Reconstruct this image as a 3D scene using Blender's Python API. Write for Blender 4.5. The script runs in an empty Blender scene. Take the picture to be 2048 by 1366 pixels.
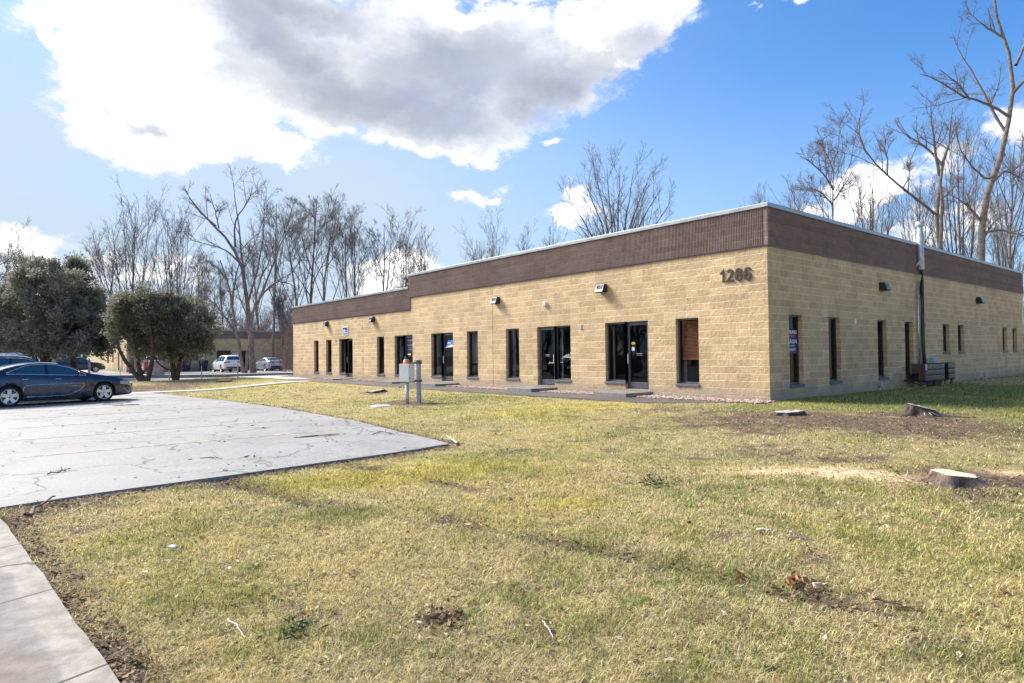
import bpy, bmesh, math, random
import numpy as np
from mathutils import Vector, Matrix
random.seed(7)
RNG = np.random.default_rng(11)
SC = bpy.context.scene
COL = SC.collection
# ---------------------------------------------------------------- camera solved from the block courses (1 unit = 1 m)
F_PX = 1293.24
YAW, PIT, ROL = [math.radians(a) for a in (-50.28468, 1.16417, -0.70828)]
CAM = np.array([8.88236, -16.28602, 1.34175])
FW = np.array([math.sin(YAW)*math.cos(PIT), math.cos(YAW)*math.cos(PIT), math.sin(PIT)])
R0 = np.array([math.cos(YAW), -math.sin(YAW), 0.0]); U0 = np.cross(R0, FW)
RT = R0*math.cos(ROL) + U0*math.sin(ROL); UP = -R0*math.sin(ROL) + U0*math.cos(ROL)
def ray(px, py): return FW + RT*(px-1024)/F_PX + UP*(683-py)/F_PX
def D(px, py, t): return CAM + ray(px, py)*t                       # world point at a depth along the view axis
def G(px, py, z=-.2):
    d = ray(px, py); t = (z-CAM[2])/d[2]; return CAM + d*t
def onX(px, py, X):
    d = ray(px, py); return CAM + d*(X-CAM[0])/d[0]

# ---------------------------------------------------------------- numpy value noise
def _h(ix, iy, s):
    n = (ix.astype(np.int64)*374761393 + iy.astype(np.int64)*668265263 + s*1442695041) & 0xffffffff
    n = ((n ^ (n >> 13))*1274126177) & 0xffffffff
    return ((n ^ (n >> 16)) & 0xffffff)/float(0xffffff)
def vn(x, y, s=0):
    x = np.asarray(x, float); y = np.asarray(y, float)
    ix = np.floor(x); iy = np.floor(y); fx = x-ix; fy = y-iy
    fx = fx*fx*(3-2*fx); fy = fy*fy*(3-2*fy)
    a = _h(ix, iy, s); b = _h(ix+1, iy, s); c = _h(ix, iy+1, s); d = _h(ix+1, iy+1, s)
    return (a*(1-fx)+b*fx)*(1-fy) + (c*(1-fx)+d*fx)*fy
def fbm(x, y, sc, oc=4, s=0):
    v = 0; a = .5; t = 0
    for i in range(oc):
        v = v + a*vn(np.asarray(x)*sc, np.asarray(y)*sc, s+i); t += a; a *= .5; sc = sc*2.03
    return v/t
def sst(a, b, x):
    t = np.clip((np.asarray(x, float)-a)/(b-a), 0, 1); return t*t*(3-2*t)

# ---------------------------------------------------------------- mesh helpers
def np_mesh(name, V, quads=None, tris=None, smooth=False, col=None):
    me = bpy.data.meshes.new(name)
    V = np.ascontiguousarray(V, dtype=np.float32).reshape(-1, 3)
    q = np.zeros((0, 4), np.int32) if quads is None else np.asarray(quads, np.int32).reshape(-1, 4)
    t = np.zeros((0, 3), np.int32) if tris is None else np.asarray(tris, np.int32).reshape(-1, 3)
    me.vertices.add(len(V)); me.vertices.foreach_set('co', V.ravel())
    idx = np.concatenate([q.ravel(), t.ravel()])
    me.loops.add(len(idx)); me.loops.foreach_set('vertex_index', idx)
    n = len(q)+len(t); me.polygons.add(n)
    st = np.concatenate([np.arange(len(q))*4, len(q)*4+np.arange(len(t))*3]).astype(np.int32)
    me.polygons.foreach_set('loop_start', st)
    me.polygons.foreach_set('use_smooth', np.full(n, bool(smooth)))
    me.update(calc_edges=True)
    if col is not None:
        c = np.ones((len(V), 4), np.float32); c[:, :3] = col
        at = me.color_attributes.new('Col', 'FLOAT_COLOR', 'POINT'); at.data.foreach_set('color', c.ravel())
    return me
def link(name, me, mat=None, parent=None, **kw):
    o = bpy.data.objects.new(name, me); COL.objects.link(o)
    if mat is not None:
        for m in (mat if isinstance(mat, (list, tuple)) else [mat]): me.materials.append(m)
    if parent is not None: o.parent = parent
    for k, v in kw.items(): o[k] = v
    return o
def thing(name, label, cat, loc=(0, 0, 0), rz=0, group=None):
    o = bpy.data.objects.new(name, None); COL.objects.link(o)
    o.location = loc; o.rotation_euler = (0, 0, rz); o['label'] = label; o['category'] = cat
    o.empty_display_size = .2
    if group: o['group'] = group
    return o
def tag(o, label=None, cat=None, group=None, kind=None):
    if label: o['label'] = label
    if cat: o['category'] = cat
    if group: o['group'] = group
    if kind: o['kind'] = kind
    return o
class MB:
    def __init__(s): s.v = []; s.f = []; s.sm = []
    def add(s, vs, fs, smooth=False):
        b = len(s.v); s.v += [tuple(map(float, p)) for p in vs]
        s.f += [tuple(b+i for i in f) for f in fs]; s.sm += [smooth]*len(fs)
    def box(s, x0, x1, y0, y1, z0, z1, M=None):
        vs = [(x, y, z) for z in (z0, z1) for y in (y0, y1) for x in (x0, x1)]
        if M is not None: vs = [M @ Vector(p) for p in vs]
        s.add(vs, [(0, 2, 3, 1), (4, 5, 7, 6), (0, 1, 5, 4), (2, 6, 7, 3), (0, 4, 6, 2), (1, 3, 7, 5)])
    def tube(s, pts, rad, n=8, cap=True, smooth=True):
        pts = [Vector(p) for p in pts]
        if not hasattr(rad, '__len__'): rad = [rad]*len(pts)
        k = len(pts); ref = None; vs = []
        for i, p in enumerate(pts):
            t = (pts[min(i+1, k-1)]-pts[max(i-1, 0)]).normalized()
            if ref is None: ref = Vector((0, 0, 1)) if abs(t.z) < .9 else Vector((1, 0, 0))
            u = t.cross(ref).normalized(); v = t.cross(u).normalized()
            for j in range(n):
                a = 2*math.pi*j/n; vs.append(p + (u*math.cos(a)+v*math.sin(a))*rad[i])
        fs = [(i*n+j, i*n+(j+1) % n, (i+1)*n+(j+1) % n, (i+1)*n+j) for i in range(k-1) for j in range(n)]
        s.add(vs, fs, smooth)
        if cap:
            b = len(s.v)-k*n
            s.f += [tuple(b+j for j in range(n-1, -1, -1)), tuple(b+(k-1)*n+j for j in range(n))]; s.sm += [False]*2
    def lathe(s, prof, n=24, M=None, smooth=True):         # profile of (r, z) round the z axis
        vs = []
        for r, z in prof:
            for j in range(n):
                a = 2*math.pi*j/n; p = Vector((r*math.cos(a), r*math.sin(a), z)); vs.append(M @ p if M is not None else p)
        s.add(vs, [(i*n+j, i*n+(j+1) % n, (i+1)*n+(j+1) % n, (i+1)*n+j) for i in range(len(prof)-1) for j in range(n)], smooth)
    def grid(s, P, smooth=True):                            # P[i][j] points
        a = len(P); b = len(P[0])
        s.add([p for r in P for p in r], [(i*b+j, i*b+j+1, (i+1)*b+j+1, (i+1)*b+j) for i in range(a-1) for j in range(b-1)], smooth)
    def poly(s, pts): s.add(pts, [tuple(range(len(pts)))])
    def prism(s, pts, z0, z1):
        n = len(pts); s.add([(p[0], p[1], z0) for p in pts]+[(p[0], p[1], z1) for p in pts],
              [tuple(range(n-1, -1, -1)), tuple(range(n, 2*n))]+[(i, (i+1) % n, n+(i+1) % n, n+i) for i in range(n)])
    def mesh(s, name):
        me = bpy.data.meshes.new(name); me.from_pydata(s.v, [], s.f); me.update()
        me.polygons.foreach_set('use_smooth', s.sm); return me
    def build(s, name, mat, parent=None, bevel=0, **kw):
        me = s.mesh(name)
        bm = bmesh.new(); bm.from_mesh(me); bmesh.ops.remove_doubles(bm, verts=bm.verts, dist=1e-5)
        bmesh.ops.recalc_face_normals(bm, faces=bm.faces); bm.to_mesh(me); bm.free()
        o = link(name, me, mat, parent, **kw)
        if bevel:
            m = o.modifiers.new('bevel', 'BEVEL'); m.width = bevel; m.segments = 2; m.limit_method = 'ANGLE'
        return o

# ---------------------------------------------------------------- materials
def newmat(name):
    m = bpy.data.materials.new(name); m.use_nodes = True
    nt = m.node_tree; b = nt.nodes['Principled BSDF']; return m, nt, b
def N(nt, t, **kw):
    n = nt.nodes.new(t)
    for k, v in kw.items():
        if hasattr(n, k): setattr(n, k, v)
        else: n.inputs[k.replace('_', ' ')].default_value = v
    return n
def inp(nt, node, sock, v):
    if hasattr(v, 'is_linked') or hasattr(v, 'links'): nt.links.new(v, node.inputs[sock])
    elif v is not None: node.inputs[sock].default_value = v
def math_(nt, op, a, b=None, c=None, clamp=False):
    n = nt.nodes.new('ShaderNodeMath'); n.operation = op; n.use_clamp = clamp
    for i, v in enumerate((a, b, c)):
        if v is not None: inp(nt, n, i, v)
    return n.outputs[0]
def mapr(nt, v, a, b, c=0., d=1., smooth=True):
    n = nt.nodes.new('ShaderNodeMapRange'); n.interpolation_type = 'SMOOTHSTEP' if smooth else 'LINEAR'
    inp(nt, n, 0, v); inp(nt, n, 1, a); inp(nt, n, 2, b); inp(nt, n, 3, c); inp(nt, n, 4, d); return n.outputs[0]
def mixc(nt, f, a, b, mode='MIX'):
    n = nt.nodes.new('ShaderNodeMix'); n.data_type = 'RGBA'; n.blend_type = mode
    for s_, v in ((0, f), (6, a), (7, b)):
        if isinstance(v, (tuple, list)): v = (*v[:3], 1.)
        inp(nt, n, s_, v)
    return n.outputs[2]
def noise(nt, vec, scale, detail=4., rough=.55, dist=0.):
    n = nt.nodes.new('ShaderNodeTexNoise'); n.inputs['Scale'].default_value = scale
    n.inputs['Detail'].default_value = detail; n.inputs['Roughness'].default_value = rough; n.inputs['Distortion'].default_value = dist
    if vec is not None: nt.links.new(vec, n.inputs['Vector'])
    return n.outputs[0]
def bump(nt, h, strength, dist, prev=None):
    n = nt.nodes.new('ShaderNodeBump'); n.inputs['Strength'].default_value = strength; n.inputs['Distance'].default_value = dist
    nt.links.new(h, n.inputs['Height'])
    if prev is not None: nt.links.new(prev, n.inputs['Normal'])
    return n.outputs[0]
def wpos(nt): return nt.nodes.new('ShaderNodeNewGeometry').outputs['Position']
def opos(nt): return nt.nodes.new('ShaderNodeTexCoord').outputs['Object']
def mat(name, c, rough=.6, metal=0., var=.15, vs=8., bmp=0., bs=40., bd=.01, spec=.5, coat=0., wear=None):
    m, nt, b = newmat(name); p = opos(nt)
    n1 = noise(nt, p, vs, 5); f = mapr(nt, n1, .3, .7, 1-var, 1+var)
    mul = nt.nodes.new('ShaderNodeVectorMath'); mul.operation = 'SCALE'
    mul.inputs[0].default_value = c[:3]; nt.links.new(f, mul.inputs['Scale'])
    col = mul.outputs[0]
    if wear:
        n2 = noise(nt, p, wear[1], 6, .65); col = mixc(nt, mapr(nt, n2, wear[2], wear[2]+.12), col, wear[0])
    nt.links.new(col, b.inputs['Base Color'])
    r = mapr(nt, n1, .3, .7, max(.02, rough-.08), min(1, rough+.08)); nt.links.new(r, b.inputs['Roughness'])
    b.inputs['Metallic'].default_value = metal; b.inputs['Specular IOR Level'].default_value = spec
    b.inputs['Coat Weight'].default_value = coat; b.inputs['Coat Roughness'].default_value = .04
    if bmp: nt.links.new(bump(nt, noise(nt, p, bs, 5), bmp, bd), b.inputs['Normal'])
    return m
def attr_mat(name, rough=.8, var=.2, vs=30., trans=0., spec=.2):
    m, nt, b = newmat(name)
    a = nt.nodes.new('ShaderNodeAttribute'); a.attribute_name = 'Col'
    f = mapr(nt, noise(nt, wpos(nt), vs, 3), .3, .7, 1-var, 1+var)
    mul = nt.nodes.new('ShaderNodeVectorMath'); mul.operation = 'SCALE'
    nt.links.new(a.outputs['Color'], mul.inputs[0]); nt.links.new(f, mul.inputs['Scale'])
    nt.links.new(mul.outputs[0], b.inputs['Base Color']); b.inputs['Roughness'].default_value = rough
    b.inputs['Specular IOR Level'].default_value = spec
    if trans:
        t = nt.nodes.new('ShaderNodeBsdfTranslucent'); nt.links.new(mul.outputs[0], t.inputs['Color'])
        mx = nt.nodes.new('ShaderNodeMixShader'); mx.inputs[0].default_value = trans
        nt.links.new(b.outputs[0], mx.inputs[1]); nt.links.new(t.outputs[0], mx.inputs[2])
        nt.links.new(mx.outputs[0], nt.nodes['Material Output'].inputs[0])
    return m
def mapc(nt, v, a, b, lo, hi):
    f = mapr(nt, v, a, b, lo, hi); c = nt.nodes.new('ShaderNodeCombineXYZ')
    for i in range(3): nt.links.new(f, c.inputs[i])
    return c.outputs[0]
COURSE = .2032
def wall_uv(nt, uph):
    g = nt.nodes.new('ShaderNodeNewGeometry'); sp = nt.nodes.new('ShaderNodeSeparateXYZ'); nt.links.new(g.outputs['Position'], sp.inputs[0])
    sn = nt.nodes.new('ShaderNodeSeparateXYZ'); nt.links.new(g.outputs['True Normal'], sn.inputs[0])
    sel = math_(nt, 'GREATER_THAN', math_(nt, 'ABSOLUTE', sn.outputs[1]), .5)
    u = math_(nt, 'ADD', math_(nt, 'MULTIPLY', sp.outputs[0], sel), math_(nt, 'MULTIPLY', sp.outputs[1], math_(nt, 'SUBTRACT', 1., sel)))
    u = math_(nt, 'ADD', u, uph); z = math_(nt, 'SUBTRACT', sp.outputs[2], .13)
    c = nt.nodes.new('ShaderNodeCombineXYZ'); nt.links.new(u, c.inputs[0]); nt.links.new(z, c.inputs[1])
    return c.outputs[0], sp, g, sel
def block_mat(name, c1, c2, mortar, uph=2.176, rough_amt=1., msize=.006, offs=.5, grime=True):
    m, nt, b = newmat(name); uv, sp, g, sel = wall_uv(nt, uph+40.64); P = g.outputs['Position']
    # slightly wandering joints, as split faces leave them
    dn = nt.nodes.new('ShaderNodeTexNoise'); dn.inputs['Scale'].default_value = 14.; dn.inputs['Detail'].default_value = 4.; nt.links.new(P, dn.inputs['Vector'])
    off = nt.nodes.new('ShaderNodeVectorMath'); off.operation = 'SUBTRACT'; nt.links.new(dn.outputs['Color'], off.inputs[0]); off.inputs[1].default_value = (.5, .5, .5)
    mad = nt.nodes.new('ShaderNodeVectorMath'); mad.operation = 'MULTIPLY_ADD'
    nt.links.new(off.outputs[0], mad.inputs[0]); mad.inputs[1].default_value = (.014, .014, 0); nt.links.new(uv, mad.inputs[2])
    br = nt.nodes.new('ShaderNodeTexBrick'); br.offset = offs; br.squash = 1; nt.links.new(mad.outputs[0], br.inputs['Vector'])
    for k, v in (('Scale', 1.), ('Mortar Size', msize), ('Mortar Smooth', .25), ('Bias', 0.), ('Brick Width', .4064), ('Row Height', COURSE)): br.inputs[k].default_value = v
    br.inputs['Color1'].default_value = (*c1, 1); br.inputs['Color2'].default_value = (*c2, 1); br.inputs['Mortar'].default_value = (*mortar, 1)
    col = br.outputs['Color']
    sz_ = nt.nodes.new('ShaderNodeSeparateXYZ'); nt.links.new(mad.outputs[0], sz_.inputs[0]); rowd = math_(nt, 'PINGPONG', math_(nt, 'ADD', sz_.outputs[1], COURSE*40), COURSE/2)
    rowm = mapr(nt, rowd, msize*1.2, msize*1.2+.007, 1, 0); col = mixc(nt, rowm, col, mortar)
    big = noise(nt, P, .5, 4); mid = noise(nt, P, 9., 6, .7); fine = noise(nt, P, 55., 4, .7)
    col = mixc(nt, 1., col, mapc(nt, mid, .3, .72, .84, 1.12), 'MULTIPLY')
    col = mixc(nt, 1., col, mapc(nt, big, .3, .7, .9, 1.08), 'MULTIPLY')
    col = mixc(nt, mapr(nt, fine, .58, .75, 0, .35), col, tuple(x*.6 for x in c1))
    vb = nt.nodes.new('ShaderNodeVectorMath'); vb.operation = 'MULTIPLY'; nt.links.new(uv, vb.inputs[0]); vb.inputs[1].default_value = (1/.4064, 1/COURSE, 0)
    vf = nt.nodes.new('ShaderNodeVectorMath'); vf.operation = 'FLOOR'; nt.links.new(vb.outputs[0], vf.inputs[0])
    wn = nt.nodes.new('ShaderNodeTexWhiteNoise'); wn.noise_dimensions = '3D'; nt.links.new(vf.outputs[0], wn.inputs['Vector'])
    col = mixc(nt, 1., col, mapc(nt, wn.outputs['Value'], 0., 1., .88, 1.1), 'MULTIPLY')
    if grime:
        zz = math_(nt, 'ADD', sp.outputs[2], math_(nt, 'MULTIPLY', noise(nt, P, 1.3, 5, .65), -.9))
        col = mixc(nt, mapr(nt, zz, -.42, .12, .62, 0.), col, (.27, .25, .22))
        sc = nt.nodes.new('ShaderNodeMapping'); sc.inputs['Scale'].default_value = (3.2, 3.2, .9); nt.links.new(P, sc.inputs[0])
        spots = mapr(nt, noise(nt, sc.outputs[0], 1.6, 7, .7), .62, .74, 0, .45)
        vs_ = nt.nodes.new('ShaderNodeMapping'); vs_.inputs['Scale'].default_value = (5., 5., .22); nt.links.new(P, vs_.inputs[0])
        strk = mapr(nt, noise(nt, vs_.outputs[0], 1.5, 5, .6), .60, .78, 0, .3); col = mixc(nt, strk, col, (.30, .26, .2))
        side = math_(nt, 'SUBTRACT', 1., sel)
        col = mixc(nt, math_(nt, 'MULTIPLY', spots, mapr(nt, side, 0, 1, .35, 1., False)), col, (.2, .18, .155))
    nt.links.new(col, b.inputs['Base Color']); b.inputs['Roughness'].default_value = .92; b.inputs['Specular IOR Level'].default_value = .25
    h = math_(nt, 'SUBTRACT', 1., math_(nt, 'MAXIMUM', br.outputs['Fac'], rowm))
    n1 = bump(nt, h, .8, .012)
    n2 = bump(nt, noise(nt, P, 11., 6, .72), .85*rough_amt, .05, n1)
    n3 = bump(nt, noise(nt, P, 60., 3, .6), .5*rough_amt, .006, n2)
    nt.links.new(n3, b.inputs['Normal']); return m
M = {}
M['block'] = block_mat('split_face_block', (.57, .42, .25), (.53, .39, .225), (.80, .69, .52), msize=.0042)
M['block_far'] = block_mat('far_block', (.60, .46, .27), (.54, .41, .24), (.72, .60, .44), grime=True)
M['band'] = block_mat('fluted_brown_block', (.245, .178, .16), (.215, .155, .14), (.30, .24, .215), rough_amt=.5, msize=.004, grime=False)
M['coping'] = mat('coping_metal', (.33, .35, .37), .42, .6, .08, 3., .1, 6., .004)
M['roof'] = mat('roof_gravel', (.3, .29, .27), .95, 0, .2, 10., .5, 60, .01)
M['bronze'] = mat('bronze_aluminium', (.12, .115, .135), .42, .55, .12, 10.)
M['sill'] = mat('painted_sill', (.10, .11, .14), .6, 0, .2, 14., .2, 40, .003)
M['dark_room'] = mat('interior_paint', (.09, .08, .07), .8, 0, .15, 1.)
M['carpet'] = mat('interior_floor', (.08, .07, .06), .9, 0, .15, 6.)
M['wood_blind'] = mat('wood_blind', (.55, .22, .09), .45, 0, .2, 18.)
M['pale_blind'] = mat('pale_blind', (.2, .19, .18), .6, 0, .1, 10.)
M['steel'] = mat('brushed_steel', (.62, .62, .62), .32, .9, .08, 20.)
M['galv'] = mat('galvanised', (.42, .45, .48), .5, .5, .18, 9., .15, 30, .003, wear=((.2, .13, .09), 5., .66))
M['white_paint'] = mat('white_enamel', (.74, .76, .78), .42, 0, .05, 6., wear=((.4, .38, .36), 12., .7))
M['black'] = mat('black_plastic', (.018, .018, .02), .45, 0, .2, 20.)
M['lamp_grey'] = mat('lamp_grey', (.17, .18, .22), .45, .2, .12, 20.)
M['lens'] = mat('lamp_lens', (.05, .055, .08), .12, 0, .1, 10.)
M['orange'] = mat('orange_plastic', (.75, .2, .04), .45, 0, .1, 10.)
M['tan'] = mat('tan_cap', (.5, .4, .28), .7, 0, .15, 20.)
M['blue_post'] = mat('weathered_post', (.3, .36, .42), .7, 0, .2, 14., .3, 50, .004, wear=((.16, .13, .1), 3., .62))
M['number'] = mat('number_brown', (.035, .018, .02), .5, 0, .1, 10.)
M['white'] = mat('sign_white', (.8, .8, .82), .5, 0, .03, 5.)
M['navy'] = mat('sign_navy', (.02, .025, .12), .5, 0, .05, 5.)
M['red'] = mat('sign_red', (.5, .05, .03), .5, 0, .05, 5.)
M['blue'] = mat('sign_blue', (.03, .2, .55), .5, 0, .05, 5.)
M['sky_blue'] = mat('sign_pale_blue', (.3, .5, .85), .5, 0, .05, 5.)
M['yellow'] = mat('sticker_yellow', (.6, .5, .08), .5, 0, .05, 5.)
M['bark'] = mat('bark', (.19, .155, .135), .95, 0, .35, 5., .9, 14, .03, .15)
M['bark_dark'] = mat('bark_dark', (.085, .065, .058), .95, 0, .35, 6., .9, 16, .03, .15)
M['twig'] = mat('twig', (.15, .13, .13), .95, 0, .25, 2., spec=.1)
M['cut'] = mat('fresh_cut_wood', (.72, .52, .32), .8, 0, .12, 9., .3, 40, .004, wear=((.8, .68, .5), 3., .55))
M['grey_cut'] = mat('weathered_cut_wood', (.4, .37, .34), .9, 0, .25, 12., .5, 40, .006)
M['concrete'] = mat('slab_concrete', (.17, .165, .165), .85, 0, .2, 4., .3, 60, .004, wear=((.2, .19, .18), 2.5, .6))
M['cover'] = mat('cover_concrete', (.55, .56, .55), .8, 0, .1, 6., .2, 60, .003)
M['kerb'] = mat('kerb_shade_concrete', (.2, .21, .23), .9, 0, .25, 3., .3, 30, .005)  # concrete darkened to paint the shade on the kerb face
M['kerb_top'] = mat('kerb_top_concrete', (.5, .48, .46), .85, 0, .15, 2., .2, 30, .005)
M['line'] = mat('yellow_line', (.55, .42, .16), .8, 0, .3, 6., wear=((.21, .205, .2), 9., .40))
M['line2'] = mat('far_yellow_line', (.6, .45, .15), .8, 0, .2, 3.)
M['stake'] = mat('pale_stake', (.5, .42, .3), .8, 0, .2, 8.)
M['whitewood'] = mat('white_wood', (.62, .56, .48), .8, 0, .1, 20.)
M['bin'] = mat('navy_bin', (.015, .03, .075), .45, 0, .15, 6.)
M['greenbox'] = mat('pale_green_cabinet', (.2, .36, .33), .5, 0, .08, 3.)
M['brownpanel'] = mat('brown_panel', (.085, .05, .045), .55, .1, .2, 9.)
M['louver'] = mat('condenser_louver', (.022, .022, .025), .38, .5, .25, 6., .2, 50, .002)
M['foot'] = mat('tan_foot', (.36, .26, .17), .85, 0, .2, 20., .3, 50, .004)
def glass_mat(name, tint=(.03, .035, .04), thru=.75, ior=1.5):
    m, nt, b = newmat(name); nt.nodes.remove(b)
    tr = nt.nodes.new('ShaderNodeBsdfTransparent'); tr.inputs[0].default_value = (thru, thru, thru*1.02, 1)
    gl = nt.nodes.new('ShaderNodeBsdfGlossy'); gl.inputs['Roughness'].default_value = .01; gl.inputs['Color'].default_value = (.9, .93, 1, 1)
    fr = nt.nodes.new('ShaderNodeFresnel'); fr.inputs['IOR'].default_value = ior
    nt.links.new(bump(nt, noise(nt, wpos(nt), 1.3, 1), .04, .02), gl.inputs['Normal'])
    mx = nt.nodes.new('ShaderNodeMixShader'); nt.links.new(math_(nt, 'MULTIPLY', fr.outputs[0], .5, clamp=True), mx.inputs[0])
    nt.links.new(tr.outputs[0], mx.inputs[1]); nt.links.new(gl.outputs[0], mx.inputs[2])
    nt.links.new(mx.outputs[0], nt.nodes['Material Output'].inputs[0]); return m
M['glass'] = glass_mat('window_glass')
def paint(name, c, metal=.55, rough=.3):
    m, nt, b = newmat(name); b.inputs['Base Color'].default_value = (*c, 1); b.inputs['Metallic'].default_value = metal
    b.inputs['Roughness'].default_value = rough; b.inputs['Coat Weight'].default_value = 1; b.inputs['Coat Roughness'].default_value = .03
    p = opos(nt); dust = mapr(nt, noise(nt, p, 5., 5, .7), .35, .75, 0., .3)
    sp = nt.nodes.new('ShaderNodeSeparateXYZ'); nt.links.new(p, sp.inputs[0])
    low = mapr(nt, sp.outputs[2], .2, .75, 1., .15); f = math_(nt, 'MULTIPLY', dust, low)
    nt.links.new(mixc(nt, f, c, (.3, .28, .26)), b.inputs['Base Color'])
    nt.links.new(mapr(nt, f, 0, .3, rough, .6), b.inputs['Roughness']); return m
M['p_black'] = paint('navy_black_sky_tint', (.008, .018, .055), .3, .2)  # blue of the reflected sky is mixed into the dark base colour
M['p_white'] = paint('white_paint_car', (.75, .76, .78), 0., .35)
M['p_silver'] = paint('silver_paint', (.42, .47, .55), .6, .35)
M['p_red'] = paint('red_paint', (.35, .01, .03), .3, .3)
M['p_slate'] = paint('slate_paint', (.012, .02, .045))
M['car_glass'] = mat('car_glass', (.015, .07, .11), .04, 0, .05, 2., spec=.9)  # the sky's blue reflection is put into the glass colour
M['chrome'] = mat('chrome', (.75, .77, .8), .12, 1., .03, 10.)
M['rim'] = mat('alloy_rim', (.62, .64, .68), .25, .85, .06, 10.)
M['tyre'] = mat('tyre_rubber', (.018, .018, .018), .85, 0, .2, 20.)
M['headlight'] = mat('headlight', (.55, .58, .62), .1, .5, .2, 18.)
M['amber'] = mat('amber_marker', (.7, .2, .06), .3, 0, .05, 10.)
M['taillight'] = mat('taillight', (.35, .01, .015), .2, 0, .1, 10.)
M['plate'] = mat('licence_plate', (.6, .6, .58), .5, 0, .1, 20.)

# ---------------------------------------------------------------- terrain
BX0, BX1, BY0, BY1 = -33.5, 0., 0., 25.7
STEPX = -18.43
def Tz(x, y):
    x = np.asarray(x, float); y = np.asarray(y, float)
    dx = np.maximum(np.maximum(BX0-x, x-BX1), 0); dy = np.maximum(np.maximum(BY0-y, y-BY1), 0)
    d = np.hypot(dx, dy)
    z = -.2 + .1*sst(-24, -29, x)
    up = .2 - .1*sst(-24, -29, x) + .07*sst(-8, -32, x)
    z = z + up*(1-sst(2.8, 8.5, d))
    z = z + .10*np.exp(-((x+34)/5.)**2-((y+9)/4.5)**2)
    return z
def rut(x, y, a, b, w, dpt):
    a = np.array(a[:2]); b = np.array(b[:2]); u = b-a; L = np.linalg.norm(u); u = u/L
    s_ = (x-a[0])*u[0]+(y-a[1])*u[1]; t = -(x-a[0])*u[1]+(y-a[1])*u[0] + .25*(vn(s_*.6, s_*0, 5)-.5)
    k = np.exp(-(t/w)**2)*sst(-.5, .5, s_)*(1-sst(L-.5, L+.5, s_))
    return k*dpt*(.4+.9*vn(x*1.7, y*1.7, 9))
RUTS = [(G(405, 955), G(640, 1015), .16, .05), (G(880, 1040), G(1480, 1165), .14, .05), (G(1500, 1180), G(1830, 1240), .12, .04), (G(700, 930), G(900, 975), .15, .03)]
def Tg(x, y):
    z = Tz(x, y) + .035*(fbm(x, y, .45, 3, 3)-.5) + .03*(fbm(x, y, 2.6, 3, 21)-.5)
    for r in RUTS: z = z - rut(x, y, *r)
    return z
def GT(px, py):
    z = -.2
    for _ in range(12):
        p = G(px, py, z); z = .5*z+.5*float(Tz(p[0], p[1]))
    return G(px, py, z)
LOTZ = -.17
LE_Y, LE_X = [-60, -16.3, -15.19, -14.11, -12.48, -11.1, -10.1, -9.9], [.4, .38, .18, .1, -.05, -.17, -.33, -.42]
LT_X, LT_Y = [-24.6, -15.94, -10.69, -5.5, -1.64, -.4], [-10.25, -9.45, -9.18, -9.39, -9.83, -10.02]
def in_lot(x, y, e=0.): 
    w = .09*(fbm(x, y, 1.1, 3, 31)-.5)*2
    xe = np.interp(y, LE_Y, LE_X); ye = np.interp(x, LT_X, LT_Y)
    a = (x < xe+e+w) & (x > -24.6) & (y < ye+e+w)
    return a | ((x <= -24.6) & (y < -16.5+e+w-(x+24.6)*.0))
KB = [(-58., -20.), (-50.5, -11.), (-46.63, -7.03), (-43.9, -4.56), (-42.01, -1.92), (-41.08, 2.92), (-40.8, 30.)]   # foot of the far kerb wall
def kbx(y): return np.interp(y, [p[1] for p in KB], [p[0] for p in KB])
def in_road(x, y, e=0.):
    xe = np.interp(y, [-30, -16.5, -8.2, -4.5, -1.8, 30], [-33., -35.5, -37.3, -38.3, -38.0, -38.0])
    return (x < xe+e) & (x > kbx(y)-e)
def pvy(x): return -16.15+.074*x
def in_pave(x, y, e=0.): return (x > .8-e) & (y < pvy(x)+e+.03*(fbm(x, y, 2., 2, 44)-.5)*2)
def in_walk(x, y, e=0.): 
    tip = -.95-np.clip((x+2.1)*.75, -9, 9)*0
    a = (y > -2.55-e) & (y < -.95+e) & (x < -.2+e-(y+.95)*(-.0)) & (x > -38.5)
    return a & ((x < -2.0) | (y > -2.55+(x+2.0)*.95-e))
def in_path(x, y, e=0.): return (x > -25.0-e) & (x < -24.0+e) & (y > -11.5) & (y < -2.4)
def in_bed(x, y): return (y > -.97) & (y < .05) & (x > -36) & (x < .35-(y*-.0)) 
def in_bld(x, y): return (x > BX0-.05) & (x < BX1+.05) & (y > BY0-.05) & (y < BY1+.05)
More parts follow.
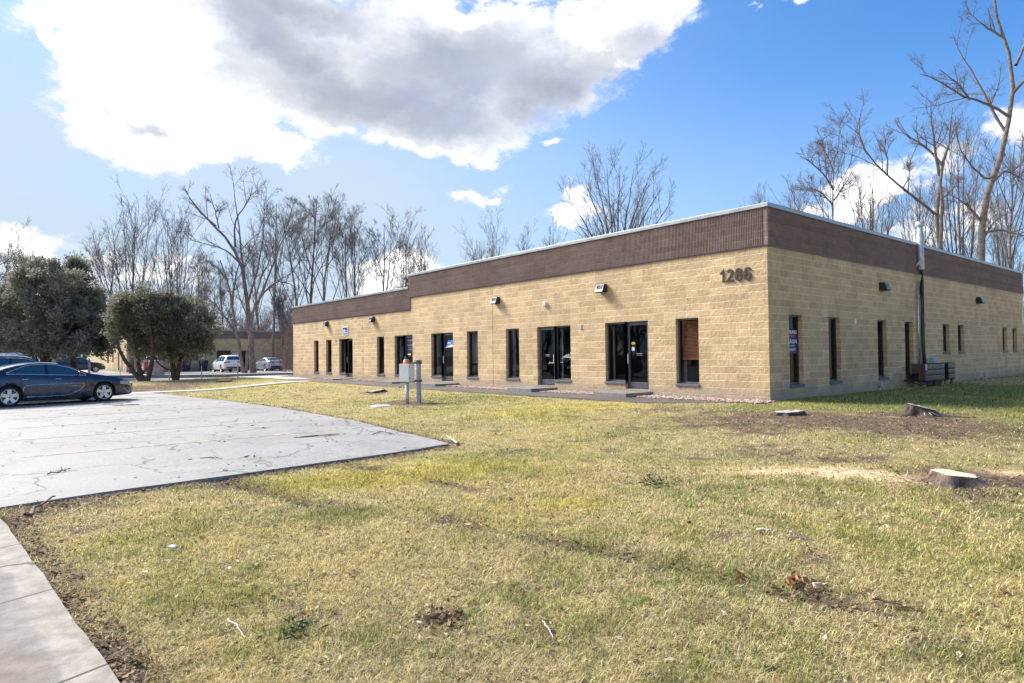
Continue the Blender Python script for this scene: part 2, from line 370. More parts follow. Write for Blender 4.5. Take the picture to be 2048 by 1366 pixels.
# colour zones of the lawn: worn, green, sawdust ... each at its place on the ground
def zone(px, py, rx, ry, k, s):
    c = GT(px, py); a = GT(px, py-ry); b = GT(px, py+ry)
    dep = float((c-CAM)@FW); return (k, c[0], c[1], rx*dep/F_PX, max(.1, np.linalg.norm(a[:2]-b[:2])/2), s)
ZON = [zone(*z) for z in [
    (1850, 800, 330, 26, 'green', 1.), (1700, 806, 160, 10, 'green', .7), (2040, 785, 170, 26, 'green', 1.1), (1480, 822, 110, 10, 'green', .4),
    (1080, 820, 150, 16, 'yel', .9), (1190, 812, 90, 8, 'yel', .7), (900, 800, 90, 14, 'green', .6), (700, 812, 120, 14, 'green', .35), (800, 950, 200, 18, 'yel', .55), (600, 975, 140, 16, 'yel', .5),
    (1000, 905, 140, 20, 'green', .4), (1200, 880, 90, 16, 'green', .35), (560, 768, 130, 8, 'yel', .6), (430, 776, 120, 7, 'yel', .45),
    (1540, 834, 250, 14, 'dirt', .75), (1900, 860, 200, 20, 'dirt', .85), (1700, 850, 170, 10, 'dirt', .6), (1420, 850, 90, 8, 'dirt', .3), (1330, 818, 60, 5, 'dirt', .6),
    (1905, 968, 130, 26, 'dirt', 1.1), (1560, 905, 180, 12, 'dirt', .35), (1700, 920, 90, 9, 'dirt', .6), (2040, 960, 80, 18, 'dirt', .7),
    (1540, 942, 150, 7, 'saw', 1.05), (1670, 946, 80, 12, 'saw', .8), (1300, 936, 130, 5, 'saw', .22), (760, 965, 230, 24, 'yel', .6), (980, 925, 160, 16, 'yel', .6), (420, 1075, 260, 40, 'yel', .3), (1000, 1110, 260, 40, 'straw', .3), (1760, 958, 60, 16, 'saw', .6), (2010, 945, 60, 6, 'saw', .7), (1190, 930, 60, 4, 'saw', .3),
    (800, 805, 45, 4, 'dirt', 1.1), (838, 808, 30, 3, 'dirt', .8), (340, 772, 70, 7, 'dirt', .9), (280, 778, 60, 6, 'dirt', .9), (752, 786, 26, 3, 'dirt', 1.),
    (1580, 832, 60, 6, 'dirt', .7), (1850, 832, 70, 8, 'dirt', .9), (890, 1240, 45, 18, 'dirt', .9), (1590, 1175, 70, 10, 'dirt', .6), (1740, 1215, 90, 12, 'dirt', .45),
    (470, 970, 60, 9, 'dirt', .8), (600, 925, 60, 6, 'dirt', .4), (90, 1010, 110, 14, 'dirt', .9), (50, 1040, 60, 18, 'dirt', .5), (1880, 1300, 60, 18, 'dirt', .4),
    (700, 1190, 70, 22, 'straw', .9), (680, 1160, 60, 14, 'straw', .5), (1150, 1015, 110, 16, 'yel', .6), (1350, 1010, 120, 10, 'straw', .3), (400, 1020, 90, 12, 'yel', .4), (520, 1080, 120, 16, 'straw', .35),
    (700, 1030, 180, 18, 'green', .5), (600, 1000, 120, 10, 'green', .4), (400, 1180, 120, 40, 'green', .2), (700, 1290, 160, 40, 'green', .35), (1100, 1250, 120, 50, 'green', .3), (1200, 860, 110, 10, 'green', .3), (150, 1080, 90, 30, 'straw', .4), (1950, 1150, 160, 60, 'straw', .25), (1500, 1040, 250, 40, 'straw', .25), (1240, 1060, 140, 10, 'yel', .5)]]
def fields(x, y):
    f = {k: np.zeros_like(x) for k in ('green', 'yel', 'dirt', 'saw', 'straw')}
    wx = x + .5*(fbm(x, y, 1.3, 3, 61)-.5); wy = y + .5*(fbm(x, y, 1.3, 3, 67)-.5)
    for k, cx, cy, ra, rb, s_ in ZON:
        a = ((wx-cx)*R0[0]+(wy-cy)*R0[1])/ra; b = ((wx-cx)*math.sin(YAW)+(wy-cy)*math.cos(YAW))/rb
        q = a*a+b*b
        f[k] += s_*np.exp(-np.minimum(q, 40)*.9)
    # margins of bare earth along the paving
    def edge(fn, w, s_):
        e = np.zeros_like(x)
        for i in range(1, 5): e += fn(x, y, w*i/4)
        return s_*e/4
    n = .4+1.2*fbm(x, y, 1.9, 3, 71)
    for r_ in RUTS: k_ = np.clip(rut(x, y, *r_)/r_[3], 0, 1.2); f['dirt'] += .75*k_; f['green'] += .5*k_
    f['dirt'] += edge(in_lot, .34, 1.)*n + edge(in_pave, .22, .7)*n + edge(in_walk, .22, .45)*n
    big = fbm(x, y, .33, 4, 80); med = fbm(x, y, 1.4, 4, 90); sm = fbm(x, y, 5., 3, 95)
    f['g'] = np.clip(.16 + .6*(big-.5) + .75*(med-.5) + .7*(sm-.5) + .75*f['green'] - .5*f['straw'] + .15*f['yel'], 0, 1)
    f['y'] = np.clip(1.3*(fbm(x, y, .8, 3, 120)-.47)+f['yel'], 0, 1)
    f['d'] = np.clip(f['dirt']*(.05+1.75*fbm(x, y, 3.3, 3, 130)) + sst(.66, .8, fbm(x, y, 2.1, 4, 140))*.6, 0, 1)
    f['s'] = np.clip(f['saw']*(.5+1.*fbm(x, y, 4., 3, 150)), 0, 1)
    return f
C_ = lambda *a: np.array(a)
STRAW, DEAD, GREEN, YEL, DIRT, SAW = C_(.63, .52, .245), C_(.76, .66, .42), C_(.255, .285, .085), C_(.68, .58, .12), C_(.17, .12, .085), C_(.78, .59, .35)
def lerp(a, b, t): return a+(b-a)*t[..., None]
def ground_col(x, y):
    f = fields(x, y)
    c = lerp(np.broadcast_to(STRAW*.8, x.shape+(3,)), GREEN*.9, f['g']); c = lerp(c, YEL*.85, f['y']*.6)
    c = lerp(c, DIRT, np.clip(.28+f['d'], 0, 1)); c = lerp(c, SAW, f['s']); return c

def axis(a, b, segs):      # graded coordinates: list of (from,to,step)
    out = []
    for s0, s1, st in segs: out += list(np.arange(s0, s1, st))
    return np.array(out+[segs[-1][1]])
gx = axis(0, 0, [(-700, -120, 40), (-120, -50, 3), (-50, -12, .6), (-12, -3, .25), (-3, 11.5, .07), (11.5, 30, .5), (30, 120, 6), (120, 700, 60)])
gy = axis(0, 0, [(-700, -100, 60), (-100, -30, 5), (-30, -18, .6), (-18, -4, .07), (-4, 3, .15), (3, 34, .5), (34, 120, 4), (120, 700, 40)])
X, Y = np.meshgrid(gx, gy, indexing='ij')
Z = Tg(X, Y)
low = in_lot(X, Y) | in_pave(X, Y) | in_walk(X, Y) | in_path(X, Y) | in_road(X, Y) | (X < kbx(Y))
Z = np.where(low, Z-.07, Z); Z = np.where(in_lot(X, Y, -.05), -.26, Z); Z = np.where(in_pave(X, Y, -.03), -.27, Z)
V = np.stack([X, Y, Z], -1).reshape(-1, 3); nx, ny = X.shape
ii = (np.arange(nx-1)[:, None]*ny+np.arange(ny-1)[None, :]).ravel()
Q = np.stack([ii, ii+ny, ii+ny+1, ii+1], -1)
def ground_mat():
    m, nt, b = newmat('lawn_soil'); P = wpos(nt)
    a = nt.nodes.new('ShaderNodeAttribute'); a.attribute_name = 'Col'
    n1 = noise(nt, P, 6., 6, .75); n2 = noise(nt, P, 45., 5, .8); n3 = noise(nt, P, 1.7, 5, .7)
    col = mixc(nt, 1., a.outputs['Color'], mapc(nt, n1, .3, .7, .7, 1.3), 'MULTIPLY')
    col = mixc(nt, 1., col, mapc(nt, n2, .3, .7, .5, 1.55), 'MULTIPLY')
    col = mixc(nt, mapr(nt, n3, .55, .7, 0, .35), col, (.10, .075, .05))
    nt.links.new(col, b.inputs['Base Color']); b.inputs['Roughness'].default_value = 1; b.inputs['Specular IOR Level'].default_value = .1
    nt.links.new(bump(nt, n2, 1., .03, bump(nt, n1, .8, .05)), b.inputs['Normal']); return m
M['lawn'] = ground_mat()
link('ground', np_mesh('ground', V, Q, None, True, ground_col(X, Y).reshape(-1, 3)), M['lawn'], kind='structure')

# ---------------------------------------------------------------- paving
def asphalt_mat(name, c1, c2, rough=.55, crack=1., wet=.0, dark=0.):
    m, nt, b = newmat(name); P = wpos(nt)
    fl = nt.nodes.new('ShaderNodeMapping'); fl.inputs['Scale'].default_value = (1, 1, 0); nt.links.new(P, fl.inputs[0]); P = fl.outputs[0]
    wp = nt.nodes.new('ShaderNodeTexNoise'); wp.inputs['Scale'].default_value = 1.1; wp.inputs['Detail'].default_value = 6; nt.links.new(P, wp.inputs['Vector'])
    wv = nt.nodes.new('ShaderNodeVectorMath'); wv.operation = 'MULTIPLY_ADD'; nt.links.new(wp.outputs['Color'], wv.inputs[0]); wv.inputs[1].default_value = (1.6, 1.6, 0); nt.links.new(P, wv.inputs[2])
    big = noise(nt, P, .35, 5, .6); mid = noise(nt, P, 3., 6, .7); fine = noise(nt, P, 140., 3, .8)
    col = mixc(nt, mapr(nt, big, .35, .65), c1, c2)
    col = mixc(nt, 1., col, mapc(nt, mid, .3, .7, .86, 1.12), 'MULTIPLY'); col = mixc(nt, 1., col, mapc(nt, fine, .25, .75, .78, 1.22), 'MULTIPLY')
    col = mixc(nt, 1., col, mapc(nt, noise(nt, P, 24., 6, .8), .3, .7, .8, 1.2), 'MULTIPLY')
    vo = nt.nodes.new('ShaderNodeTexVoronoi'); vo.feature = 'DISTANCE_TO_EDGE'; vo.inputs['Scale'].default_value = .42; nt.links.new(wv.outputs[0], vo.inputs['Vector'])
    vo2 = nt.nodes.new('ShaderNodeTexVoronoi'); vo2.feature = 'DISTANCE_TO_EDGE'; vo2.inputs['Scale'].default_value = 1.9; nt.links.new(wv.outputs[0], vo2.inputs['Vector'])
    gate = mapr(nt, noise(nt, P, .5, 3), .42, .55); c_1 = math_(nt, 'MULTIPLY', mapr(nt, vo.outputs[0], .003, .014, 1, 0), mapr(nt, noise(nt, P, .9, 3), .38, .48))
    c_2 = math_(nt, 'MULTIPLY', mapr(nt, vo2.outputs[0], .004, .02, 1, 0), gate)
    ck = math_(nt, 'MULTIPLY', math_(nt, 'MAXIMUM', c_1, math_(nt, 'MULTIPLY', c_2, .6)), crack*.7)
    col = mixc(nt, ck, col, (.035, .033, .033))
    sc = nt.nodes.new('ShaderNodeMapping'); sc.inputs['Scale'].default_value = (1, 2.2, 0); sc.inputs['Rotation'].default_value = (0, 0, .5); nt.links.new(P, sc.inputs[0])
    deb = mapr(nt, noise(nt, sc.outputs[0], 5.5, 9, .8, .5), .665, .70, 0, .8*crack)
    col = mixc(nt, deb, col, (.05, .04, .035))
    if dark: 
        jt = nt.nodes.new('ShaderNodeSeparateXYZ'); nt.links.new(P, jt.inputs[0])
        jj = math_(nt, 'PINGPONG', math_(nt, 'ADD', jt.outputs[0], 200.), .76)
        col = mixc(nt, mapr(nt, jj, .006, .016, .6, 0), col, (.30, .28, .26))
    r = mapr(nt, mid, .3, .7, rough-.08, rough+.12); 
    if wet:
        w = mapr(nt, noise(nt, sc.outputs[0], .55, 3, .5), .60, .635, 0, wet); col = mixc(nt, math_(nt, 'MULTIPLY', w, .75), col, (.05, .05, .055)); r = math_(nt, 'SUBTRACT', r, math_(nt, 'MULTIPLY', w, .42), clamp=True)
    nt.links.new(col, b.inputs['Base Color']); nt.links.new(r, b.inputs['Roughness'])
    nt.links.new(bump(nt, math_(nt, 'SUBTRACT', fine, math_(nt, 'MULTIPLY', ck, 2.)), .45, .006, bump(nt, mid, .15, .02)), b.inputs['Normal']); return m
M['wet'] = mat('wet_asphalt', (.05, .05, .055), .06, 0, .1, 4.)
M['asphalt'] = asphalt_mat('worn_asphalt', (.215, .21, .208), (.265, .26, .255), .72, 1., 0.)
M['road'] = asphalt_mat('road_asphalt', (.22, .22, .23), (.27, .265, .265), .6, .5)
M['farlot'] = asphalt_mat('far_lot_asphalt', (.16, .15, .16), (.2, .19, .2), .8, .5)
M['walk'] = asphalt_mat('dark_walkway', (.085, .072, .068), (.115, .10, .095), .62, .3, 0., 1.)
M['pale_walk'] = asphalt_mat('pale_walkway', (.42, .4, .38), (.5, .48, .45), .8, .3)
def slab(name, pts, z0, z1, m, kind='structure', **kw):
    b = MB(); b.prism(pts, z0, z1); return b.build(name, m, None, kind=kind, **kw)
def wig(a, b, n, amp, seed):
    a = np.array(a, float); b = np.array(b, float); u = (b-a)/np.linalg.norm(b-a); nrm = np.array([-u[1], u[0]]); out = []
    for i in range(n):
        t = i/n; p = a+(b-a)*t; s_ = t*np.linalg.norm(b-a)
        o = amp*((fbm(s_, seed, 1.1, 4, seed)-.5)*2) if i else 0
        out.append(tuple(p+nrm*float(o)))
    return out
lot = []
for (xa, ya_), (xb, yb_) in zip(list(zip(LE_X, LE_Y))[1:], list(zip(LE_X, LE_Y))[2:-1]): lot += wig((xa, ya_), (xb, yb_), 26, .05, int(-ya_))
lot += [(-.36, -10.05)]
tl_ = list(zip(LT_X, LT_Y))[::-1]
for a_, b_ in zip(tl_, tl_[1:]): lot += wig(a_, b_, 60, .07, int(-a_[0])+40)
lot += [(-24.6, -10.25), (-24.6, -16.5), (-33.5, -16.5), (-33.5, -90), (.4, -90)]
slab('parking_lot', lot, -.3, LOTZ, M['asphalt'])
road = [(-38.0, 60), (-38.0, -1.8), (-38.3, -4.5), (-37.3, -8.2), (-35.5, -16.5), (-33.51, -30), (-33.51, -90), (-75, -90)] + [(p[0]-.02, p[1]) for p in KB] + [(-40.8, 60)]
slab('road', road, -.3, -.085, M['road'])
slab('pavement', [(.8, -18.2), (30, -18.2), (30, pvy(30))] + [(x_, pvy(x_)+.02*float(fbm(x_, 0, 2.5, 3, 9)-.5)*2) for x_ in np.arange(29.9, .8, -.1)], -.3, -.175, None)
def pavement_mat():
    m, nt, b = newmat('pavement_concrete'); P = wpos(nt); s = nt.nodes.new('ShaderNodeSeparateXYZ'); nt.links.new(P, s.inputs[0])
    jx = math_(nt, 'ABSOLUTE', math_(nt, 'SUBTRACT', math_(nt, 'PINGPONG', math_(nt, 'ADD', math_(nt, 'ADD', s.outputs[0], 96.2), math_(nt, 'MULTIPLY', s.outputs[1], .35)), .76), 0.))
    big = noise(nt, P, 1.2, 5, .6); mid = noise(nt, P, 6., 6, .7); fine = noise(nt, P, 160., 3, .8)
    col = mixc(nt, mapr(nt, big, .35, .65), (.17, .157, .148), (.225, .21, .197))
    yy = math_(nt, 'SUBTRACT', s.outputs[1], math_(nt, 'MULTIPLY_ADD', s.outputs[0], .074, -.25))
    edge = mapr(nt, math_(nt, 'ADD', yy, math_(nt, 'MULTIPLY', big, .25)), -15.99, -15.93, 0, 1)
    st = mapr(nt, math_(nt, 'SUBTRACT', math_(nt, 'MULTIPLY', noise(nt, P, 1.4, 6, .7), 1.), math_(nt, 'ABSOLUTE', math_(nt, 'MULTIPLY', math_(nt, 'ADD', yy, 16.36), 1.1))), .28, .5, 0, .8)
    col = mixc(nt, st, col, (.17, .13, .10)); col = mixc(nt, edge, col, (.27, .24, .21))
    col = mixc(nt, 1., col, mapc(nt, mid, .3, .7, .7, 1.25), 'MULTIPLY'); col = mixc(nt, 1., col, mapc(nt, fine, .3, .7, .8, 1.2), 'MULTIPLY'); col = mixc(nt, mapr(nt, noise(nt, P, 2.2, 8, .75, .8), .56, .7, 0, .55), col, (.12, .10, .085))
    j = mapr(nt, jx, .006, .016, 1, 0)
    vo = nt.nodes.new('ShaderNodeTexVoronoi'); vo.feature = 'DISTANCE_TO_EDGE'; vo.inputs['Scale'].default_value = .22
    wp = nt.nodes.new('ShaderNodeTexNoise'); wp.inputs['Scale'].default_value = 1.5; wp.inputs['Detail'].default_value = 6; nt.links.new(P, wp.inputs['Vector']); wv = nt.nodes.new('ShaderNodeVectorMath'); wv.operation = 'ADD'; nt.links.new(wp.outputs['Color'], wv.inputs[0]); nt.links.new(P, wv.inputs[1]); nt.links.new(wv.outputs[0], vo.inputs['Vector'])
    ck = math_(nt, 'MAXIMUM', j, mapr(nt, vo.outputs[0], .001, .006, 1, 0))
    col = mixc(nt, ck, col, (.07, .06, .055)); nt.links.new(col, b.inputs['Base Color']); b.inputs['Roughness'].default_value = .85
    nt.links.new(bump(nt, math_(nt, 'SUBTRACT', mid, math_(nt, 'MULTIPLY', ck, 2.)), .4, .008, bump(nt, fine, .3, .003)), b.inputs['Normal']); return m
bpy.data.objects['pavement'].data.materials.clear(); bpy.data.objects['pavement'].data.materials.append(pavement_mat())
slab('street', [(.42, -90), (60, -90), (60, -18.21), (.42, -18.21)], -.35, -.2, M['road'])
for nm, y0, y1, x0, x1, m_, zz in (('walkway', -2.55, -.95, -28., -2.1, M['walk'], 0.03),):
    b = MB(); xs = np.arange(x0, x1+.01, .43); P_ = []
    pts = [(x, y0+.02*float(vn(x*2, 0, 3))) for x in xs] + [(-1.4, -2.0), (-.9, -1.45), (-.55, -1.0)] + [(-.6, y1)] + [(x, y1) for x in xs[::-1]]
    def zt(x): return float(Tz(x, -1.8))+.02
    n = len(pts); vs = [(p[0], p[1], zt(p[0])-.1) for p in pts]+[(p[0], p[1], zt(p[0])) for p in pts]
    k = len(xs)
    b.add(vs, [(n+i, n+i+1, n+(n-1-i-1), n+(n-1-i)) for i in range(k-1)] + [tuple(n+i for i in range(k-1, n-k+1))] + [(i, (i+1) % n, n+(i+1) % n, n+i) for i in range(n)])
    b.build('walkway', m_, None, kind='structure')
b = MB(); P_ = []
for x in np.arange(-38.4, -28.0, .8):
    P_.append([(x, -2.6+min(0, (x+33)*.16), float(Tz(x, -1.8))+.022), (x, -.9+max(0, -(x+34.)*.9), float(Tz(x, -1.8))+.022)])
P_.append([(-28.0, -2.55, float(Tz(-28., -1.8))+.022), (-28.0, -.95, float(Tz(-28., -1.8))+.022)])
b.grid(P_, False); b.build('pale_walkway', M['pale_walk'], None, kind='structure')
b = MB(); ys = np.arange(-11.4, -2.5, .4)
b.grid([[(-25.0, y, float(Tz(-24.5, y))+.03), (-24.0, y, float(Tz(-24.5, y))+.03)] for y in ys], False)
b.grid([[(-24.0, y, float(Tz(-24.5, y))-.1), (-24.0, y, float(Tz(-24.5, y))+.03)] for y in ys], False)
b.build('path', M['pale_walk'], None, kind='structure')
# bay lines on the lot, each a strip of worn paint
for i in range(5):
    x = -3.82-2.78*i
    link('bay_line', np_mesh('bay_line', [(x-.045, -15.7, LOTZ+.004), (x+.045, -15.7, LOTZ+.004), (x+.045, -9.9, LOTZ+.004), (x-.045, -9.9, LOTZ+.004)], [[0, 1, 2, 3]]), M['line'], kind='structure')
for px_, py_, a_, b_ in ((236, 805, .55, .12), (226, 808, .4, .09), (252, 810, .5, .1), (640, 871, .5, .05), (612, 873, .3, .04)):
    c_ = G(px_, py_, LOTZ+.003); mbp = MB(); mbp.poly([(c_[0]+b_*2.2*math.cos(t_)*(1+.3*math.sin(3*t_)), c_[1]+a_*math.sin(t_)*(1+.2*math.cos(2*t_)), LOTZ+.003) for t_ in np.linspace(0, 2*math.pi, 28, endpoint=False)])
    mbp.build('puddle', M['wet'], None, kind='structure')
# far parking behind a low concrete wall
b = MB(); pts = [(p[0]-3.2, p[1]) for p in KB]; b.prism([(p[0]-.35, p[1]) for p in KB]+pts[::-1], -.3, .12)
b.build('planting_strip', M['kerb_top'], None, kind='structure')
far = [(p[0]-3.21, p[1]) for p in KB]
slab('far_parking_lot', far+[(-71.5, 30), (-71.5, -20)], -.3, -.085, M['farlot'])
slab('far_yard', [(-71.51, 12), (-71.51, -20), (-110, -30), (-110, 12)], -.3, -.09, M['road'])
w = MB(); w.prism([(p[0]+.005, p[1]) for p in KB]+[(p[0]-.34, p[1]) for p in KB][::-1], -.3, .15)
w.build('kerb_wall', M['kerb'], None, label='low concrete retaining wall, toned dark for its shaded face, along the far side of the road', category='low wall')
for i, y in enumerate((-.2, 2.6, 5.4, 8.0, 10.8)):
    link('far_bay_line', np_mesh('far_bay_line', [(-70., y, -.078), (-70., y+.14, -.078), (-60., y+.14, -.078), (-60., y, -.078)], [[0, 1, 2, 3]]), M['line2'], kind='structure')

# ---------------------------------------------------------------- the building
HEAD = .13+11*COURSE; SB = .13+COURSE; BB = .13+20*COURSE; BT = .13+25*COURSE; SS = HEAD-6*COURSE
LB = BB-3*COURSE; LT = BT-3*COURSE
bld = thing('commercial_building', 'long tan block building with brown fluted band and the number 1286 near its corner', 'building', (0, 0, 0))
def place(face):      # (u along the wall, d into the wall, z) -> world
    return (lambda u, d, z: (u, d, z)) if face == 'L' else (lambda u, d, z: (-d, u, z))
def fbox(mb, face, u0, u1, d0, d1, z0, z1):
    p = place(face); a = p(u0, d0, z0); c = p(u1, d1, z1)
    mb.box(min(a[0], c[0]), max(a[0], c[0]), min(a[1], c[1]), max(a[1], c[1]), min(a[2], c[2]), max(a[2], c[2]))
def wall(name, face, u0, u1, z0, z1, ops, m, parent, thick=.2, p=None, label=None):
    p = p or place(face); us = sorted({u0, u1, *[o[0] for o in ops], *[o[1] for o in ops]}); zs = sorted({z0, z1, *[o[2] for o in ops], *[o[3] for o in ops]})
    mb = MB()
    for a, b_ in zip(us, us[1:]):
        for c, d in zip(zs, zs[1:]):
            mu, mz = (a+b_)/2, (c+d)/2
            if any(o[0] < mu < o[1] and o[2] < mz < o[3] for o in ops): continue
            mb.add([p(a, 0, c), p(b_, 0, c), p(b_, 0, d), p(a, 0, d)], [(0, 1, 2, 3)])
            mb.add([p(a, thick, c), p(b_, thick, c), p(b_, thick, d), p(a, thick, d)], [(3, 2, 1, 0)])
    for o in ops:
        for (a, c, b_, d) in ((o[0], o[2], o[0], o[3]), (o[1], o[2], o[1], o[3]), (o[0], o[3], o[1], o[3]), (o[0], o[2], o[1], o[2])):
            mb.add([p(a, 0, c), p(b_, 0, d), p(b_, thick, d), p(a, thick, c)], [(0, 1, 2, 3)])
    return mb.build(name, m, parent)
# openings: (u0,u1,kind)
LW = [(-30.071, -29.387, 'w'), (-28.278, -27.498, 'w'), (-26.446, -24.708, 'dr'), (-21.865, -21.088, 'w'), (-20.007, -18.253, 'dr'), (-16.599, -14.813, 'dr'),
      (-13.774, -12.975, 'blind'), (-11.111, -10.293, 'desk'), (-9.24, -7.463, 'dl'), (-5.827, -4.022, 'dr'), (-2.98, -2.176, 'wood')]
RW = [(1.088, 1.871, 'w'), (3.491, 4.286, 'w'), (7.102, 7.887, 'w'), (9.523, 10.313, 'w'), (13.523, 14.306, 's'), (15.337, 16.136, 's'), (21.905, 22.70, 's'), (23.684, 24.47, 's')]
DZ = .19
ops = []
for a, b_, k in LW:
    if k in ('dr', 'dl'):
        mid = a+.86 if k == 'dr' else a+.93
        if k == 'dr': ops += [(a, mid, SB, HEAD), (mid, b_, DZ, HEAD)]
        else: ops += [(a, mid, DZ, HEAD), (mid, b_, SB, HEAD)]
    else: ops.append((a, b_, SB, HEAD))
zs_l = BB
wall('front_wall', 'L', STEPX, 0, -.4, BB, [o for o in ops if o[0] > STEPX], M['block'], bld) if False else None
# one sheet per height; the door that straddles the step belongs to the lower storey band of openings
wall('front_wall', 'L', BX0, 0, -.4, LB, ops, M['block'], bld)
wall('front_wall', 'L', STEPX, 0, LB, BB, [], M['block'], bld)
wall('side_wall', 'R', 0, BY1, -.5, BB, [(a, b_, SS if k == 's' else SB, HEAD) for a, b_, k in RW], M['block'], bld)
wall('end_wall', 'R', 0, BY1, -.4, LT, [], M['block'], bld, p=lambda u, d, z: (BX0+d, u, z))
wall('back_wall', 'L', BX0, 0, -.4, LT, [], M['block'], bld, p=lambda u, d, z: (u, BY1-d, z))
# fluted brown band: real ribs
def band(face, u0, u1, z0, z1, pr=.03):
    p = place(face); mb = MB(); pitch = .0508; n = int((u1-u0)/pitch); prof = []
    for i in range(n+1):
        u = u0+i*pitch
        for du, dd in ((0, 0), (.006, -.022), (.026, -.022), (.032, 0)):
            if u+du < u1: prof.append((u+du, dd))
    prof.append((u1, 0))
    V_ = []; k = len(prof)
    for z in (z0, z1): V_ += [p(u, -pr+dd, z) for u, dd in prof]
    q = [[i, i+1, k+i+1, k+i] for i in range(k-1)]
    me = np_mesh('parapet_band', V_, q)
    o = link('parapet_band', me, M['band'], bld)
    mb = MB(); fbox(mb, face, u0+.001, u1-.001, -pr+.003, .05, z0, z1); c = mb.build('band_core', M['band'], o); return o
band('L', STEPX, -.07, BB, BT); band('L', BX0, STEPX-.002, LB, LT); band('R', .07, BY1, BB, BT)
mb = MB(); mb.box(-.07, .044, -.044, .07, BB, BT); mb.build('band_corner', M['band'], bld)
mb = MB(); mb.box(STEPX-.05, STEPX+.012, -.046, .3, LB, BT); mb.build('band_corner', M['band'], bld)
mb = MB(); fbox(mb, 'L', STEPX, .03, -.028, .0, BB-.03, BB-.001); fbox(mb, 'L', BX0, STEPX, -.028, .0, LB-.03, LB-.001); fbox(mb, 'R', .03, BY1, -.028, .0, BB-.03, BB-.001)
mb.build('band_shadow_strip', M['bronze'], bld)  # dark strip stands in for the shadow line under the band
mb = MB()
mb.box(STEPX-.08, .085, -.085, .25, BT, BT+.11); mb.box(-.25, .085, .25, BY1+.08, BT, BT+.11); mb.box(STEPX-.08, STEPX+.25, .25, BY1+.08, BT, BT+.11)
mb.box(BX0-.08, STEPX-.083, -.085, .25, LT, LT+.11); mb.box(BX0-.08, BX0+.25, .25, BY1+.08, LT, LT+.11); mb.box(STEPX+.25, -.25, BY1-.2, BY1+.08, BT, BT+.11)
mb.build('coping', M['coping'], bld, bevel=.008)
mb = MB(); mb.box(STEPX, -.2, .2, BY1-.2, BT-.35, BT-.3); mb.box(BX0+.2, STEPX, .2, BY1-.2, LT-.35, LT-.3); mb.box(STEPX, STEPX+.19, .05, BY1, LB, BT-.001); mb.box(STEPX+.2, 0, BY1-.199, BY1-.001, LT+.001, BT-.001)
mb.build('roof', M['roof'], bld)
mb = MB(); mb.box(BX0+.21, -.21, 3.2, 3.3, .16, 4.5, ) if False else mb.box(BX0+.21, -3.3, 3.2, 3.3, .16, LT-.4); mb.box(-3.4, -3.3, 3.31, BY1-.21, .16, LT-.4)
for x in (-27.2, -22.6, -17.6, -12.1, -6.6, -3.5): mb.box(x, x+.1, .21, 3.19, .161, 2.9)
for y in (6., 12.): mb.box(-3.29, -.21, y, y+.1, .161, 2.9)
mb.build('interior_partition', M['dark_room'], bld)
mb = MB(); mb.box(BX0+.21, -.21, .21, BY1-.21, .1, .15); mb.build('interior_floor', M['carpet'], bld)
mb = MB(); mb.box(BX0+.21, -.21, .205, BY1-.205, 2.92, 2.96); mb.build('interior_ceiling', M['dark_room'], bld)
for u in (-11.95, -23.46):
    mb = MB(); fbox(mb, 'L', u-.006, u+.006, -.003, .001, .0, BB if u > STEPX else LB); mb.build('control_joint', M['bark_dark'], bld)
mb = MB(); fbox(mb, 'R', 10.66, 10.672, -.003, .001, -.1, BB); mb.build('control_joint', M['bark_dark'], bld)
def frame(face, a, b_, z0, z1, parent=None, t=.05, d0=.12, d1=.17, name='window', low=None):
    mb = MB(); low = low or t
    fbox(mb, face, a, a+t, d0, d1, z0, z1); fbox(mb, face, b_-t, b_, d0, d1, z0, z1)
    fbox(mb, face, a+t, b_-t, d0, d1, z1-t, z1); fbox(mb, face, a+t, b_-t, d0, d1, z0, z0+low)
    return mb.build(name, M['bronze'], parent or bld, bevel=.004)
def pane(face, a, b_, z0, z1, parent, d=.145):
    p = place(face)
    me = bpy.data.meshes.new('pane'); me.from_pydata([p(a, d, z0), p(b_, d, z0), p(b_, d, z1), p(a, d, z1)], [], [(0, 1, 2, 3)] if face == 'L' else [(0, 1, 2, 3)]); me.update()
    return link('pane', me, M['glass'], parent)
def sill(face, a, b_, z, parent):
    mb = MB(); fbox(mb, face, a-.02, b_+.02 if True else b_, -.035, .13, z, z+.075); return mb.build('sill', M['sill'], parent, bevel=.006)
def window(face, a, b_, z0, z1):
    f = frame(face, a+.003, b_-.003, z0+.077, z1-.003); pane(face, a+.05, b_-.05, z0+.12, z1-.05, f); sill(face, a, b_, z0, f); return f
